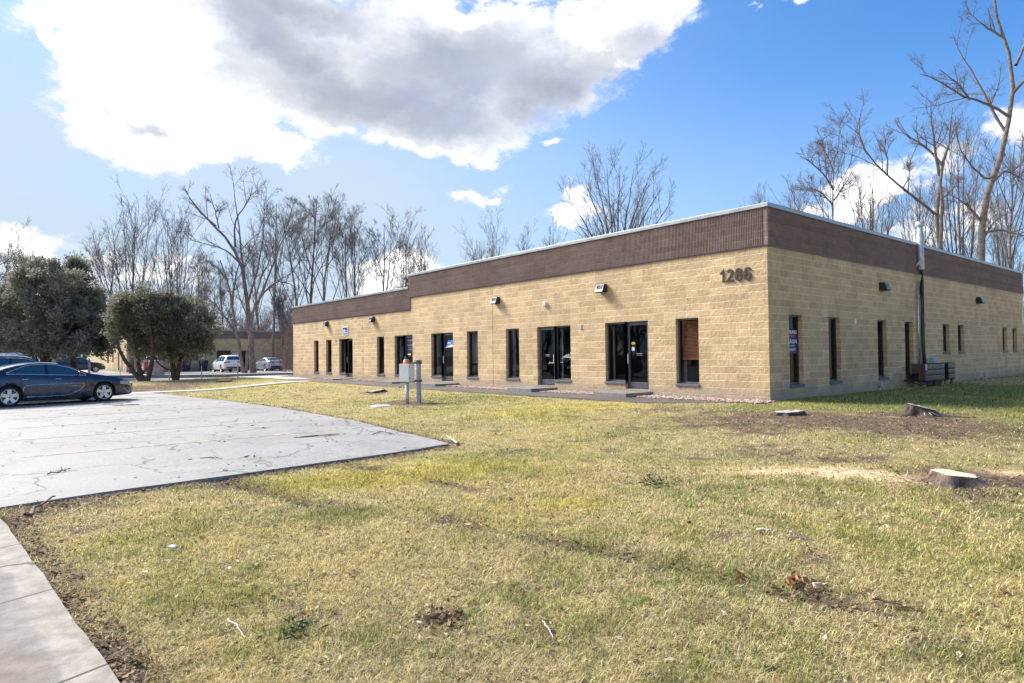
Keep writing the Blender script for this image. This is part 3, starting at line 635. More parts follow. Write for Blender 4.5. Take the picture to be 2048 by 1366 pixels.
for i, (a, b_, k) in enumerate(LW):
    if k in ('dr', 'dl'):
        md = a+.86 if k == 'dr' else a+.93
        da, db = (md, b_) if k == 'dr' else (a, md); sa, sb_ = (a, md) if k == 'dr' else (md, b_)
        s_ = window('L', sa, sb_, SB, HEAD)
        fr = frame('L', da+.003, db-.003, DZ+.002, HEAD-.003, name='door_frame', t=.045, low=.02)
        dr = frame('L', da+.052, db-.052, DZ+.025, HEAD-.055, name='glass_door', t=.07, d0=.10, d1=.145, low=.19)
        pane('L', da+.12, db-.12, DZ+.21, HEAD-.12, dr, .125)
        hx = da+.085 if k == 'dr' else db-.085
        mb = MB(); mb.box(hx-.02, hx+.02, .035, .06, 1.0, 1.32); mb.box(hx-.015, hx+.015, .06, .10, 1.03, 1.06); mb.box(hx-.015, hx+.015, .06, .10, 1.27, 1.30)
        mb.build('door_handle', M['steel'], dr, bevel=.004)
        mb = MB(); mb.box(hx-.012, hx+.012, .094, .1, 1.45, 1.49); mb.build('lock', M['steel'], dr)
        if i in (9, 8): 
            cx = (da+db)/2+(.02 if i == 9 else -.02); mb = MB(); mb.box(cx-.11, cx+.11, .118, .121, 1.27, 1.285); mb.box(cx-.11, cx+.11, .118, .121, 1.32, 1.335); mb.build('push_bar', M['steel'], dr)
        mb = MB(); mb.box(sa+.12, sa+.2, .26, .27, .35, 2.25); mb.build('curtain', M['pale_blind'], s_)
    else:
        f = window('L', a, b_, SB, HEAD)
        if k == 'wood':
            mb = MB(); n = 27; zb_ = HEAD-.06-1.18
            for j in range(n):
                z = zb_+.05+j*(1.13/n); mb.add([(a+.1, .19, z), (b_-.06, .19, z), (b_-.06, .22, z+.032), (a+.1, .22, z+.032)], [(0, 1, 2, 3)])
                mb.add([(a+.1, .188, z), (b_-.06, .188, z), (b_-.06, .188, z+.004), (a+.1, .188, z+.004)], [(0, 1, 2, 3)])
            mb.box(a+.1, b_-.06, .18, .23, zb_, zb_+.04); mb.build('wood_blind', M['wood_blind'], f)
            mb = MB(); mb.box(a+.07, a+.16, .3, .34, .35, 1.1); mb.build('curtain', M['pale_blind'], f)
        elif k == 'blind':
            mb = MB(); n = 44; zb_ = 1.03
            for j in range(n):
                z = zb_+j*(1.25/n); mb.add([(a+.12, .19, z), (b_-.06, .19, z), (b_-.06, .207, z+.02), (a+.12, .207, z+.02)], [(0, 1, 2, 3)])
            mb.box(a+.12, b_-.06, .185, .21, zb_-.03, zb_); mb.build('venetian_blind', M['pale_blind'], f)
        elif k == 'desk':
            mb = MB(); mb.box(a+.16, a+.34, .24, .25, .36, 2.3); mb.build('curtain', M['sill'], f)
for a, b_, k in RW: window('R', a, b_, SS if k == 's' else SB, HEAD)
# desk and copier seen through the fifth window
t = thing('desk', 'dark desk with a pale machine on it behind the narrow window', 'desk', (-10.5, .75, .15))
mb = MB(); mb.box(-.45, .45, -.3, .3, .70, .74); mb.build('desk_top', M['pale_blind'], t)
for sx in (-.42, .38):
    mb = MB(); mb.box(sx, sx+.04, -.28, .28, 0, .70); mb.build('leg', M['bronze'], t)
t = thing('office_printer', 'small grey and white machine standing on the desk inside the window', 'printer', (-10.42, .72, .893))
mb = MB(); mb.box(-.2, .2, -.18, .18, 0, .2); mb.build('body', M['white_paint'], t, bevel=.02); mb = MB(); mb.box(-.15, .15, -.182, -.18, .05, .13); mb.build('front_panel', M['black'], t)
# slabs in front of the doors
SLB = [(-26.0, -24.5, 'pale worn step slab under the leftmost glass door'), (-19.6, -18.0, 'step slab under the door with the arrow sign, behind the meter cabinet'), (-16.2, -14.3, 'step slab under the door with the blue window sign'),
       (-9.45, -8.15, 'step slab under the glass door whose pane is left of its side window'), (-5.15, -3.85, 'step slab under the glass door nearest the building corner')]
for a, b_, lb in SLB:
    mb = MB(); z = float(Tz((a+b_)/2, -1)); mb.prism([(a-.12, -1.2), (b_-.02, -1.28), (b_+.05, -.06), (a-.02, -.06)], z-.05, .135 if z < .1 else z+.05)
    mb.build('door_slab', M['concrete'], None, bevel=.012, label=lb, category='step', group='concrete slabs at the doors')

# ---------------------------------------------------------------- things on the walls
def text_obj(name, s, size, ext, m, mtx, parent=None, bold=0., **kw):
    cu = bpy.data.curves.new(name, 'FONT'); cu.body = s; cu.size = size; cu.extrude = ext; cu.offset = bold; cu.align_x = 'CENTER'; cu.align_y = 'CENTER'; cu.resolution_u = 3
    to = bpy.data.objects.new('tmp', cu); COL.objects.link(to); bpy.context.view_layer.update()
    me = bpy.data.meshes.new_from_object(to.evaluated_get(bpy.context.evaluated_depsgraph_get())); bpy.data.objects.remove(to); bpy.data.curves.remove(cu)
    me.transform(mtx); o = link(name, me, m, parent, **kw); return o
RXL = Matrix.Rotation(math.pi/2, 4, 'X')
RXR = Matrix.Rotation(math.pi/2, 4, 'Z') @ RXL
def onwall(face, u, d, z): return Matrix.Translation(place(face)(u, d, z)) @ (RXL if face == 'L' else RXR)
hn = thing('house_number', 'large raised brown digits 1286 high on the tan wall left of the corner', 'house number', (-.95, 0, 3.3))
def ribbon(mb, path, w, z0, z1, closed=False):
    P = [Vector(p) for p in path]; n = len(P); L_, R_ = [], []
    for i in range(n):
        a = P[(i-1) % n] if closed or i else None; c = P[(i+1) % n] if closed or i < n-1 else None
        d1 = (P[i]-a).normalized() if a is not None else (c-P[i]).normalized(); d2 = (c-P[i]).normalized() if c is not None else d1
        t = (d1+d2).normalized(); m_ = Vector((-t.y, t.x)); k = min(1.8, 1/max(.35, m_.dot(Vector((-d1.y, d1.x))))); L_.append(P[i]+m_*w*.5*k); R_.append(P[i]-m_*w*.5*k)
    vs = [(p.x, p.y, z) for z in (z0, z1) for q in (L_, R_) for p in q]; e = n if closed else n-1
    fs = []
    for i in range(e):
        j = (i+1) % n; fs += [(i, n+i, n+j, j), (2*n+i, 2*n+j, 3*n+j, 3*n+i), (i, j, 2*n+j, 2*n+i), (n+i, 3*n+i, 3*n+j, n+j)]
    if not closed: fs += [(0, 2*n, 3*n, n), (n-1, 2*n-1, 4*n-1, 3*n-1)]
    mb.add(vs, fs)
def arc(cx, cy, rx, ry, a0, a1, n=14): return [(cx+rx*math.cos(math.radians(a)), cy+ry*math.sin(math.radians(a))) for a in np.linspace(a0, a1, n)]
H1, W1 = .36, .062
GLY = {'1': [([(-.075, .255), (-.03, .28), (.022, H1-.02), (.022, .0)], False)],
       '2': [(arc(0, H1-.105, .078, .075, 165, -35, 14)+[(-.02, .10), (-.085, .031), (.112, .031)], False)],
       '8': [(arc(0, .266, .066, .063, 0, 346, 22), True), (arc(0, .113, .08, .082, 0, 346, 24), True)],
       '6': [(arc(0, .113, .08, .082, 0, 346, 24), True), (arc(.01, .20, .088, .13, 35, 182, 14)+[(-.079, .13)], False)]}
for dg, u in zip('1286', (-1.335, -1.105, -.835, -.565)):
    mb = MB()
    for k_, (pth, cl_) in enumerate(GLY[dg]): ribbon(mb, pth, W1, .012+.0015*k_, .036+.0015*k_, cl_)
    me = mb.mesh('digit'); me.transform(onwall('L', u, 0, 3.30)); bm = bmesh.new(); bm.from_mesh(me); bmesh.ops.recalc_face_normals(bm, faces=bm.faces); bm.to_mesh(me); bm.free()
    o = link('digit', me, M['number'], hn); o.matrix_parent_inverse = Matrix.Translation((.95, 0, -3.3))
def wall_lamp(face, u, z, label):
    p = place(face); t = thing('wall_lamp', label, 'wall lamp', p(u, 0, z), 0 if face == 'L' else math.pi/2, 'boxy lamps high on the walls')
    mb = MB(); pr = [(-.0, -.14), (-.0, .13), (-.13, .14), (-.17, .1), (-.25, -.12), (-.22, -.15)]
    w_ = .17
    mb.add([(-w_, y, z_) for y, z_ in pr]+[(w_, y, z_) for y, z_ in pr], [(0, 1, 2, 3, 4, 5), (11, 10, 9, 8, 7, 6)]+[(i, (i+1) % 6, 6+(i+1) % 6, 6+i) for i in range(6)])
    mb.build('housing', M['black'], t, bevel=.012)
    mb = MB(); n_ = Vector((0, -.22, .08)).normalized(); 
    def fp(x, s_): a_ = Vector((x, -.17, .1)); b2 = Vector((x, -.25, -.12)); q = a_.lerp(b2, s_); return (q.x, q.y-.012, q.z+.004)
    mb.add([fp(-w_, -.08), fp(w_, -.08), fp(w_, 1.02), fp(-w_, 1.02)], [(0, 1, 2, 3)]); mb.build('front_plate', M['lamp_grey'], t)
    mb = MB(); g_ = lambda x, s_: (fp(x, s_)[0], fp(x, s_)[1]-.006, fp(x, s_)[2])
    mb.add([g_(-w_+.04, .0), g_(w_-.03, .0), g_(w_-.03, .48), g_(w_-.07, .58), g_(-w_+.08, .58), g_(-w_+.04, .5)], [(0, 1, 2, 3, 4, 5)]); mb.build('lens', M['lens'], t)
for u, z, lb in ((-5.86, 3.53, 'black wall lamp with grey front, left of the number 1286'), (-11.61, 3.54, 'black wall lamp beside the vertical wall joint in the middle of the front'),
                 (-22.22, 3.3, 'black wall lamp on the low front wing, just under the brown band'), (-28.05, 3.32, 'black wall lamp nearest the far left end of the front')): wall_lamp('L', u, z, lb)
wall_lamp('R', 7.49, 3.5, 'black wall lamp on the shaded side wall, nearer the corner'); wall_lamp('R', 18.06, 3.5, 'black wall lamp on the shaded side wall beyond the downpipe')
mb = MB(); mb.box(-8.83, -8.67, -.1, 0, 3.14, 3.28); o = mb.build('junction_box', M['white_paint'], None, bevel=.01, label='small square white box on the front wall between two lamps', category='box')
mb = MB(); mb.box(-8.78, -8.72, -.104, -.1, 3.18, 3.24); mb.build('cover_plate', M['galv'], o)
def plaque(face, u, z, w_, h_, m, label, cat='plaque', name='plaque', grp=None):
    mb = MB(); fbox(mb, face, u-w_/2, u+w_/2, -.03, 0, z-h_/2, z+h_/2); o = mb.build(name, m, None, bevel=.003, label=label, category=cat)
    if grp: o['group'] = grp
plaque('L', -6.94, 2.28, .08, .15, M['galv'], 'small grey plate on the front wall between the two right-hand glass doors', grp='small plates on the walls')
plaque('L', -26.9, 2.28, .08, .15, M['galv'], 'small grey plate on the front wall left of the leftmost glass door', grp='small plates on the walls')
plaque('R', 5.36, 2.26, .07, .15, M['white'], 'small white plate on the side wall between the second and third windows', grp='small plates on the walls')
plaque('R', 19.05, 2.27, .05, .13, M['white'], 'tiny white plate far along the side wall between small windows', grp='small plates on the walls')
# company plate above the leftmost door: white border, navy field, pale lines
mb = MB(); mb.box(-25.95, -25.25, -.03, 0, 2.56, 3.06); sg = mb.build('wall_sign', M['white'], None, label='navy wall sign with white border above the leftmost glass door', category='sign')
mb = MB(); mb.box(-25.9, -25.3, -.034, -.03, 2.61, 3.01); mb.build('field', M['navy'], sg)
mb = MB(); mb.add([(-25.84, -.037, 2.78), (-25.62, -.037, 2.78), (-25.62, -.037, 2.86), (-25.70, -.037, 2.92), (-25.80, -.037, 2.86)], [(0, 1, 2, 3, 4)]); mb.box(-25.84, -25.36, -.038, -.034, 2.68, 2.73); mb.build('emblem', M['white'], sg)
mb = MB(); mb.box(-25.6, -25.36, -.038, -.034, 2.79, 2.85); mb.build('lettering', M['sky_blue'], sg)
def poster(face, u0, u1, z0, z1, label, arrow=False):
    mb = MB(); fbox(mb, face, u0, u1, .095 if arrow else .138, .098 if arrow else .141, z0, z1)
    o = mb.build('window_sign', M['navy'], None, label=label, category='sign'); c = (u0+u1)/2; dd = .092 if arrow else .135; W_ = u1-u0; H_ = z1-z0
    rows = [('AVAILABLE', .90, .165, 'white'), ('585-000', .75, .13, 'red'), ('PLAUM', .50, .2, 'white'), ('REAL ESTATE', .33, .075, 'sky_blue'), ('4 COLLECT', .17, .1, 'white')]
    rows[1] = ('SPACE', .75, .15, 'red')
    for s_, fz, sz, m_ in rows:
        q = text_obj('lettering', s_, sz*H_*1.15, .001, M[m_], Matrix.Identity(4), o, .002)
        wid = q.dimensions.x or 1; xs = [v.co.x for v in q.data.vertices]; wid = max(xs)-min(xs); q.data.transform(Matrix.Scale(min(1.3, W_*.92/wid), 4, (1, 0, 0))); q.data.transform(onwall(face, c, dd, z0+fz*H_))
    return o
poster('R', 1.14, 1.82, 1.27, 1.95, 'navy sale sign reading PLAUM inside the side-wall window nearest the corner')
pj = poster('L', -19.02, -18.38, 1.55, 2.18, 'navy sale sign reading PLAUM on the glass door behind the meter cabinet')
mb = MB(); z = 1.42; y = .09
mb.add([(-18.86, y, z-.03), (-18.66, y, z-.03), (-18.66, y, z-.07), (-18.55, y, z), (-18.66, y, z+.07), (-18.66, y, z+.03), (-18.86, y, z+.03)], [(0, 1, 2, 3, 4, 5, 6)])
mb.v = [(a, b2, c) for a, b2, c in mb.v]; ar = mb.build('arrow_sign', M['white'], None, label='white arrow pointing right, on the dark door glass under the sale sign', category='sign')
mb = MB(); mb.add([(-15.62, .115, 1.72), (-15.0, .115, 1.78), (-14.93, .115, 2.02), (-15.38, .115, 2.02), (-15.45, .115, 1.85)], [(0, 1, 2, 3, 4)]); o = mb.build('window_sign', M['blue'], None, label='blue and white sign on the dark glass door left of the blind window', category='sign')
mb = MB(); mb.add([(-15.68, .112, 1.69), (-15.1, .112, 1.71), (-14.95, .112, 1.75), (-14.95, .112, 1.82), (-15.2, .112, 1.81), (-15.45, .112, 1.74)], [(0, 1, 2, 3, 4, 5)]); mb.box(-15.4, -15.15, .11, .114, 1.88, 1.92); mb.build('lettering', M['white'], o)
mb = MB(); mb.lathe([(0.001, 0), (.085, 0)], 20, Matrix.Translation((-4.72, .116, 1.66)) @ Matrix.Rotation(math.pi/2, 4, 'X') @ Matrix.Scale(.55, 4, (0, 1, 0)), False); o = mb.build('door_sticker', M['yellow'], None, label='yellow oval sticker with a white note below, on the glass door nearest the corner', category='sticker')
mb = MB(); mb.box(-4.78, -4.67, .114, .117, 1.42, 1.54); mb.build('note', M['white'], o)
# vent pipe, conduit and cable on the side wall
t = thing('vent_pipe', 'fat grey galvanised vent pipe with a cap rising past the roof edge', 'pipe', (.16, 10.78, 4.1))
mb = MB(); mb.lathe([(.001, .2), (.1, .2), (.115, .24), (.115, .62), (.118, .63), (.115, .64), (.115, 1.55), (.09, 1.6), (.09, 1.92)], 20, Matrix.Translation((0, 0, 0))); mb.build('pipe', M['galv'], t)
mb = MB(); mb.lathe([(.095, 1.8), (.13, 1.82), (.14, 1.86), (.14, 1.99), (.001, 2.0)], 20); mb.build('cap', M['galv'], t)
mb = MB(); mb.tube([(.03, -.12, .5), (-.1, -.12, .4), (-.12, -.12, .3)], .05); mb.box(-.13, 0, -.05, .05, .5, .54); mb.box(-.13, 0, -.05, .05, 1.1, 1.14); mb.build('bracket', M['galv'], t)
t = thing('conduit', 'thin shiny conduit running down the side wall beside the black cable bundle', 'conduit', (.05, 10.72, .5))
mb = MB(); mb.tube([(0, 0, 0.05), (0, 0.02, 3.3)], .022, 8); mb.build('tube', M['steel'], t)
mb = MB()
for z in (.9, 1.9, 2.8): mb.box(-.05, .03, -.05, .05, z, z+.03)
mb.build('clip', M['steel'], t)
t = thing('cable_bundle', 'black insulated cable bundle hanging from the vent pipe down to the condensers', 'cable', (.1, 10.95, .5))
mb = MB(); mb.tube([(.05, -.17, 3.85), (.04, .02, 3.7), (.02, .05, 3.45), (0, -.03, 3.1), (0, 0, 2), (0, .03, 1), (.05, 0, .1)], [.07, .06, .055, .05, .05, .05, .06], 8); mb.build('cable', M['black'], t)
mb = MB(); mb.tube([(.06, -.05, 3.7), (.03, .1, 3.3), (.03, .08, 2), (.02, .12, .8), (.06, .1, .1)], .028, 6); mb.build('thin_cable', M['black'], t)
# condensers
cz = float(Tz(.8, 12))
def condenser(y0, y1, label, front):
    x0, x1 = .22, .66; t = thing('condenser_unit', label, 'air conditioner', ((x0+x1)/2, (y0+y1)/2, cz), 0, 'condensers by the side wall')
    hx = (x1-x0)/2; hy = (y1-y0)/2; mb = MB(); n = 9; r = min(.2, hy)
    out = [(-hx, -hy), (hx-.02, -hy), (hx, -hy+.02)] + [(hx-r+r*math.cos(a), hy-r+r*math.sin(a)) for a in np.linspace(0, math.pi/2, 8)] + [(-hx, hy)]
    nl = 15; rings = []
    for i in range(nl+1):
        z = .22+i*.6/nl; s_ = 1. if i % 5 else .975; rings.append([(a*s_, b2*s_, z) for a, b2 in out]); 
        if i < nl and False: pass
    k = len(out); vs = [p for r_ in rings for p in r_]
    mb.add(vs, [(i*k+j, i*k+(j+1) % k, (i+1)*k+(j+1) % k, (i+1)*k+j) for i in range(nl) for j in range(k)]); mb.poly(rings[-1]); mb.poly(rings[0][::-1]); mb.build('cabinet', M['louver'], t)
    mb = MB()
    for z in (.22, .42, .62, .82): mb.tube([(a*1.012, b2*1.012, z) for a, b2 in out[2:]], .012, 5)
    mb.build('guard_rail', M['black'], t)
    for fx, fy in ((.11, -hy+.12), (.11, hy-.14), (-.11, hy-.14), (-.11, -hy+.12)):
        mb = MB(); mb.lathe([(.001, 0), (.1, 0), (.065, .13), (.07, .22), (.001, .22)], 12, Matrix.Translation((fx, fy, -.0))); mb.build('foot', M['foot'], t)
    if front:
        mb = MB(); mb.box(-hx+.01, hx+.014, -hy-.03, -hy-.001, .5, .84); mb.box(.02, hx+.014, -hy-.03, -hy-.001, .2, .499); mb.box(hx+.001, hx+.015, -hy-.001, -hy+.16, .2, .84); mb.build('access_panel', M['brownpanel'], t)
        mb = MB(); mb.box(hx+.016, hx+.02, -hy-.02, -hy+.13, .63, .82); q = mb.build('number_plate', M['white'], t)
        s5 = text_obj('digit', '5', .2, .002, M['black'], Matrix.Translation((hx+.021, -hy+.055, .725)) @ RXR, q, .006)
        s5.parent = q
    mb = MB(); mb.lathe([(.001, .825), (.17, .825), (.175, .83), (.001, .84)], 20); mb.build('fan_grille', M['black'], t)
    return t
ya = onX(1851, 760, .66)[1]; yb = onX(1893, 760, .66)[1]; yc = onX(1896, 760, .66)[1]; yd = onX(1914, 760, .66)[1]
condenser(ya, yb, 'dark condenser with a brown panel marked 5, nearer the corner', True)
condenser(yc+.06, yd, 'plain dark rounded condenser behind the one marked 5', False)
t = thing('coiled_cable', 'loose loops of black cable on the ground before the condenser marked 5', 'cable', (.5, ya-.35, float(Tz(.5, ya))))
mb = MB(); 
pts = [(.38*math.cos(a*1.0)*(1-.02*a)+.05*math.sin(3*a), .22*math.sin(a), .1+.18*abs(math.sin(a*.5+.4))) for a in np.linspace(0, 15, 70)]; mb.tube(pts, .018, 6); mb.build('cable', M['black'], t)
t = thing('electrical_box', 'blue-grey electrical disconnect box on the side wall above the condensers', 'electrical box', (.0, 11.75, .95))
mb = MB(); mb.box(0, .22, -.05, .36, -.22, .1); mb.build('box', M['galv'], t, bevel=.01)
mb = MB(); mb.box(.22, .235, -.04, .35, -.21, .09); mb.build('door', M['blue_post'], t, bevel=.004)
mb = MB(); mb.box(.0, .1, -.28, -.14, -.2, .16); mb.tube([(.06, -.35, -.1), (.06, -.35, .3)], .06); mb.build('meter_fitting', M['tan'], t)
mb = MB(); mb.tube([(.06, -.3, -.8), (.06, -.3, -.2)], .035); mb.tube([(.08, 0, -.5), (.08, .02, -.22)], .03); mb.build('pipe', M['foot'], t)
for y, lb in ((7.08, 'small grey hydrant tap low on the side wall under the third window'), (18.79, 'small grey outlet on a stub pipe far along the side wall')):
    t = thing('wall_outlet', lb, 'outlet', (0, y, 0)); mb = MB(); mb.box(.0, .12, -.06, .06, .12, .26); mb.build('box', M['galv'], t, bevel=.008); mb = MB(); mb.tube([(.05, 0, -.2), (.05, 0, .12)], .022, 8); mb.build('pipe', M['galv'], t)
# roof bits seen above the coping
mb = MB(); mb.tube([(-.35, 8.6, 5.35), (-.2, 9.3, 5.42), (-.3, 10.2, 5.36)], .035, 6); mb.build('roof_cable', M['black'], None, label='short black cable lying over the coping left of the vent pipe', category='cable')

# ---------------------------------------------------------------- meter cabinet on its pole
bp = GT(814.5, 808); pp = GT(838, 806)
t = thing('meter_cabinet', 'white metal cabinet on a grey pole in the lawn with an orange beacon on top', 'cabinet', (bp[0], bp[1], bp[2]-.02))
Dp = float((bp-CAM)@FW); H = lambda py, ref=808: (ref-py)*Dp/F_PX
az = math.radians(26)
mb = MB(); Mr = Matrix.Rotation(az, 4, 'Z')
mb.box(-.17, .17, -.17, .17, H(762), H(726.5), Mr); mb.build('cabinet', M['white_paint'], t, bevel=.006)
mb = MB(); mb.box(.1705, .177, -.155, .155, H(760.5), H(728), Mr); mb.build('door', M['white_paint'], t, bevel=.003)
mb = MB(); mb.box(.1775, .183, -.14, -.10, H(734), H(731), Mr); mb.box(.1775, .183, -.14, -.10, H(757), H(754), Mr); mb.box(-.03, .03, -.19, -.171, H(764), H(762), Mr); mb.build('latch', M['black'], t)
mb = MB(); mb.tube([(0, 0, -.15), (0, 0, H(762))], .058, 14); mb.build('pole', M['galv'], t)
mb = MB(); mb.lathe([(.001, H(726.4)), (.095, H(726.4)), (.1, H(725)), (.09, H(719.8)), (.001, H(719.7))], 20, Matrix.Translation((-.03, 0, 0))); bc = mb.build('beacon', M['orange'], t)
mb = MB(); mb.lathe([(.001, H(719.6)), (.085, H(719.6)), (.07, H(717)), (.001, H(716.8))], 20, Matrix.Translation((-.03, 0, 0))); mb.build('beacon_cap', M['tan'], bc)
t2 = thing('wooden_post', 'square blue-grey post with a flat cap standing right of the white cabinet', 'post', (pp[0], pp[1], pp[2]-.02), az)
mb = MB(); mb.box(-.055, .055, -.055, .055, -.2, H(721, 806)); mb.build('post', M['blue_post'], t2, bevel=.006)
mb = MB(); mb.box(-.08, .08, -.08, .08, H(721, 806), H(719, 806)); mb.box(-.06, .06, -.06, .06, H(719, 806), H(718.3, 806)); mb.build('cap', M['bark'], t2)
for z in (H(724, 806), H(760, 806)):
    mb = MB(); v = Vector((bp[0]-pp[0], bp[1]-pp[1], 0)); v.rotate(Matrix.Rotation(-az, 3, 'Z')); a = v*.08; c = v*.72
    mb.tube([(a.x, a.y, z), (c.x, c.y, z)], .025, 6); mb.build('bracket', M['bronze'], t2)
    mb = MB(); mb.box(-.075, .075, -.075, .075, z-.03, z+.03); mb.build('clamp', M['bronze'], t2)
c = GT(762, 813); mb = MB(); mb.lathe([(.001, .035), (.27, .035), (.3, .02), (.3, -.05)], 28, Matrix.Translation(c)); mb.build('utility_cover', M['cover'], None, label='round pale concrete cover flush in the lawn left of the white cabinet', category='cover')

# ---------------------------------------------------------------- bare trees
def tubes(P, R, k):
    """P (M,n,3), R (M,n) -> verts, quads of k-sided tubes"""
    Mn, n, _ = P.shape
    t = np.empty_like(P); t[:, 1:-1] = P[:, 2:]-P[:, :-2]; t[:, 0] = P[:, 1]-P[:, 0]; t[:, -1] = P[:, -1]-P[:, -2]
    t /= np.linalg.norm(t, axis=2, keepdims=True)+1e-9
    mt = P[:, -1]-P[:, 0]; ref = np.where(np.abs(mt[:, 2:3]) > .75*np.linalg.norm(mt, axis=1, keepdims=True), [[1., 0, 0]], [[0, 0, 1.]])
    u = np.cross(t, ref[:, None, :]); u /= np.linalg.norm(u, axis=2, keepdims=True)+1e-9; v = np.cross(t, u)
    a = np.arange(k)*2*math.pi/k
    V = P[:, :, None, :] + R[:, :, None, None]*(u[:, :, None, :]*np.cos(a)[None, None, :, None]+v[:, :, None, :]*np.sin(a)[None, None, :, None])
    i = np.arange(n-1)[:, None]*k+np.arange(k)[None, :]; j = np.arange(n-1)[:, None]*k+(np.arange(k)[None, :]+1) % k
    q = np.stack([i, j, j+k, i+k], -1).reshape(-1, 4)
    Q = (q[None]+(np.arange(Mn)*n*k)[:, None, None]).reshape(-1, 4)
    return V.reshape(-1, 3), Q
def tube_mesh(name, lines, smooth=True):
    """lines: list of (pts(n,3), radii(n), sides)"""
    groups = {}
    for p, r, k in lines: groups.setdefault((len(p), k), []).append((p, r))
    Vs, Qs, b = [], [], 0
    for (n, k), L in groups.items():
        V_, Q_ = tubes(np.array([l[0] for l in L]), np.array([l[1] for l in L]), k); Vs.append(V_); Qs.append(Q_+b); b += len(V_)
    return np_mesh(name, np.concatenate(Vs), np.concatenate(Qs), None, smooth)
def wander(rg, p, d, L, n, curv, up):
    pts = [p]; st = L/(n-1)
    for i in range(n-1):
        d = d+rg.normal(0, curv, 3)+np.array([0, 0, up]); d = d/np.linalg.norm(d); p = p+d*st; pts.append(p)
    return np.array(pts), d
def perp(rg, d):
    v = rg.normal(0, 1, 3); v -= d*(v@d); return v/np.linalg.norm(v)
def sprout(rg, line, rad, lvl, cfg, out):
    """children along a polyline"""
    if lvl >= len(cfg): return
    c = cfg[lvl]; n = len(line); seg = line[1:]-line[:-1]; ln = np.linalg.norm(seg, axis=1).sum()
    num = max(1, int(round(c['n']*(.75+.5*rg.random()))))
    ts = np.sort(c.get('t0', .25)+(1-c.get('t0', .25))*rg.random(num)**.9); side = rg.random()*6.28
    for t in ts:
        x = t*(n-1); i = min(int(x), n-2); fr = x-i; p = line[i]*(1-fr)+line[i+1]*fr; d = seg[i]/(np.linalg.norm(seg[i])+1e-9); r = rad[i]*(1-fr)+rad[i+1]*fr
        side += 2.4+rg.normal(0, .5)
        q = perp(rg, d); q2 = np.cross(d, q); q = q*math.cos(side)+q2*math.sin(side)
        ang = math.radians(c['ang']*(.75+.5*rg.random())); dd = d*math.cos(ang)+q*math.sin(ang)
        L = ln*c['len']*(1-.55*t)*(.7+.6*rg.random())
        L = max(L, .25); m = c.get('pts', 4)
        P, _ = wander(rg, p, dd, L, m, c.get('curv', .14), c.get('up', .06))
        r0 = min(r*.75, max(c['rmin'], r*c.get('rr', .5))); R = np.linspace(r0, max(r0*.35, c['rmin']*.6), m)
        out.append((P, R, c.get('k', 3))); sprout(rg, P, R, lvl+1, cfg, out)
    # leader fork at the tip
CFG = lambda a=38, up=.08, s=1., tw=.011: [
    dict(n=10*s, ang=a, len=.55, rmin=.03, k=5, pts=6, curv=.13, up=up, t0=.35, rr=.5),
    dict(n=7*s, ang=a+4, len=.5, rmin=.02, k=4, pts=5, curv=.15, up=up, t0=.2, rr=.55),
    dict(n=6*s, ang=a+6, len=.5, rmin=tw*1.2, k=3, pts=4, curv=.16, up=up*.8, t0=.15, rr=.55),
    dict(n=6*s, ang=a+8, len=.55, rmin=tw, k=3, pts=3, curv=.18, up=up*.5, t0=.15, rr=.6)]
def tree(label, trunks, limbs, seed, cfg, group=None, dark=False, name='bare_tree', base=None, sink=0.):
    """trunks, limbs: lists of (pts, r0, r1); limbs sprout from level 1, trunks only from level 0 when they say so"""
    rg = np.random.default_rng(seed); T, L = [], []
    for pts, r0, r1, sp in trunks:
        pts = np.array(pts, float); pts[0, 2] = min(pts[0, 2], float(Tz(pts[0, 0], pts[0, 1]))-.1) if pts[0, 2] < 1.5 else pts[0, 2]; pts = resample(pts, 12, rg, .25*r0); R = np.linspace(r0, r1, 12); R[0] *= 1.25; T.append((pts, R, 10))
        if sp: sprout(rg, pts, R, 0, cfg, L)
    for pts, r0, r1, lv in limbs:
        pts = resample(np.array(pts, float), 9, rg, .4*r0); R = np.linspace(r0, r1, 9); L.append((pts, R, 6)); sprout(rg, pts, R, lv, cfg, L)
    b = np.array(base if base is not None else trunks[0][0][0], float)
    t = thing(name, label, 'tree', tuple(b), 0, group)
    for nm, ls in (('trunk', T), ('crown', L)):
        if not ls: continue
        ls = [(p-b, r, k) for p, r, k in ls]
        link(nm, tube_mesh(nm, ls), M['bark_dark' if dark else 'bark'] if nm == 'trunk' else M['twig'], t)
    return t
def resample(p, n, rg, w):
    s = np.concatenate([[0], np.cumsum(np.linalg.norm(p[1:]-p[:-1], axis=1))]); q = np.linspace(0, s[-1], n)
    o = np.stack([np.interp(q, s, p[:, i]) for i in range(3)], 1); o[1:-1] = .25*o[:-2]+.5*o[1:-1]+.25*o[2:]
    o[1:-1] += rg.normal(0, w, (n-2, 3))*.6; return o
def PL(pts, t, dt=0.):            # picture polyline to world at depth t, leaning dt metres towards the far side by its end
    n = len(pts); return np.array([D(x, y, t+dt*i/max(1, n-1)) for i, (x, y) in enumerate(pts)])
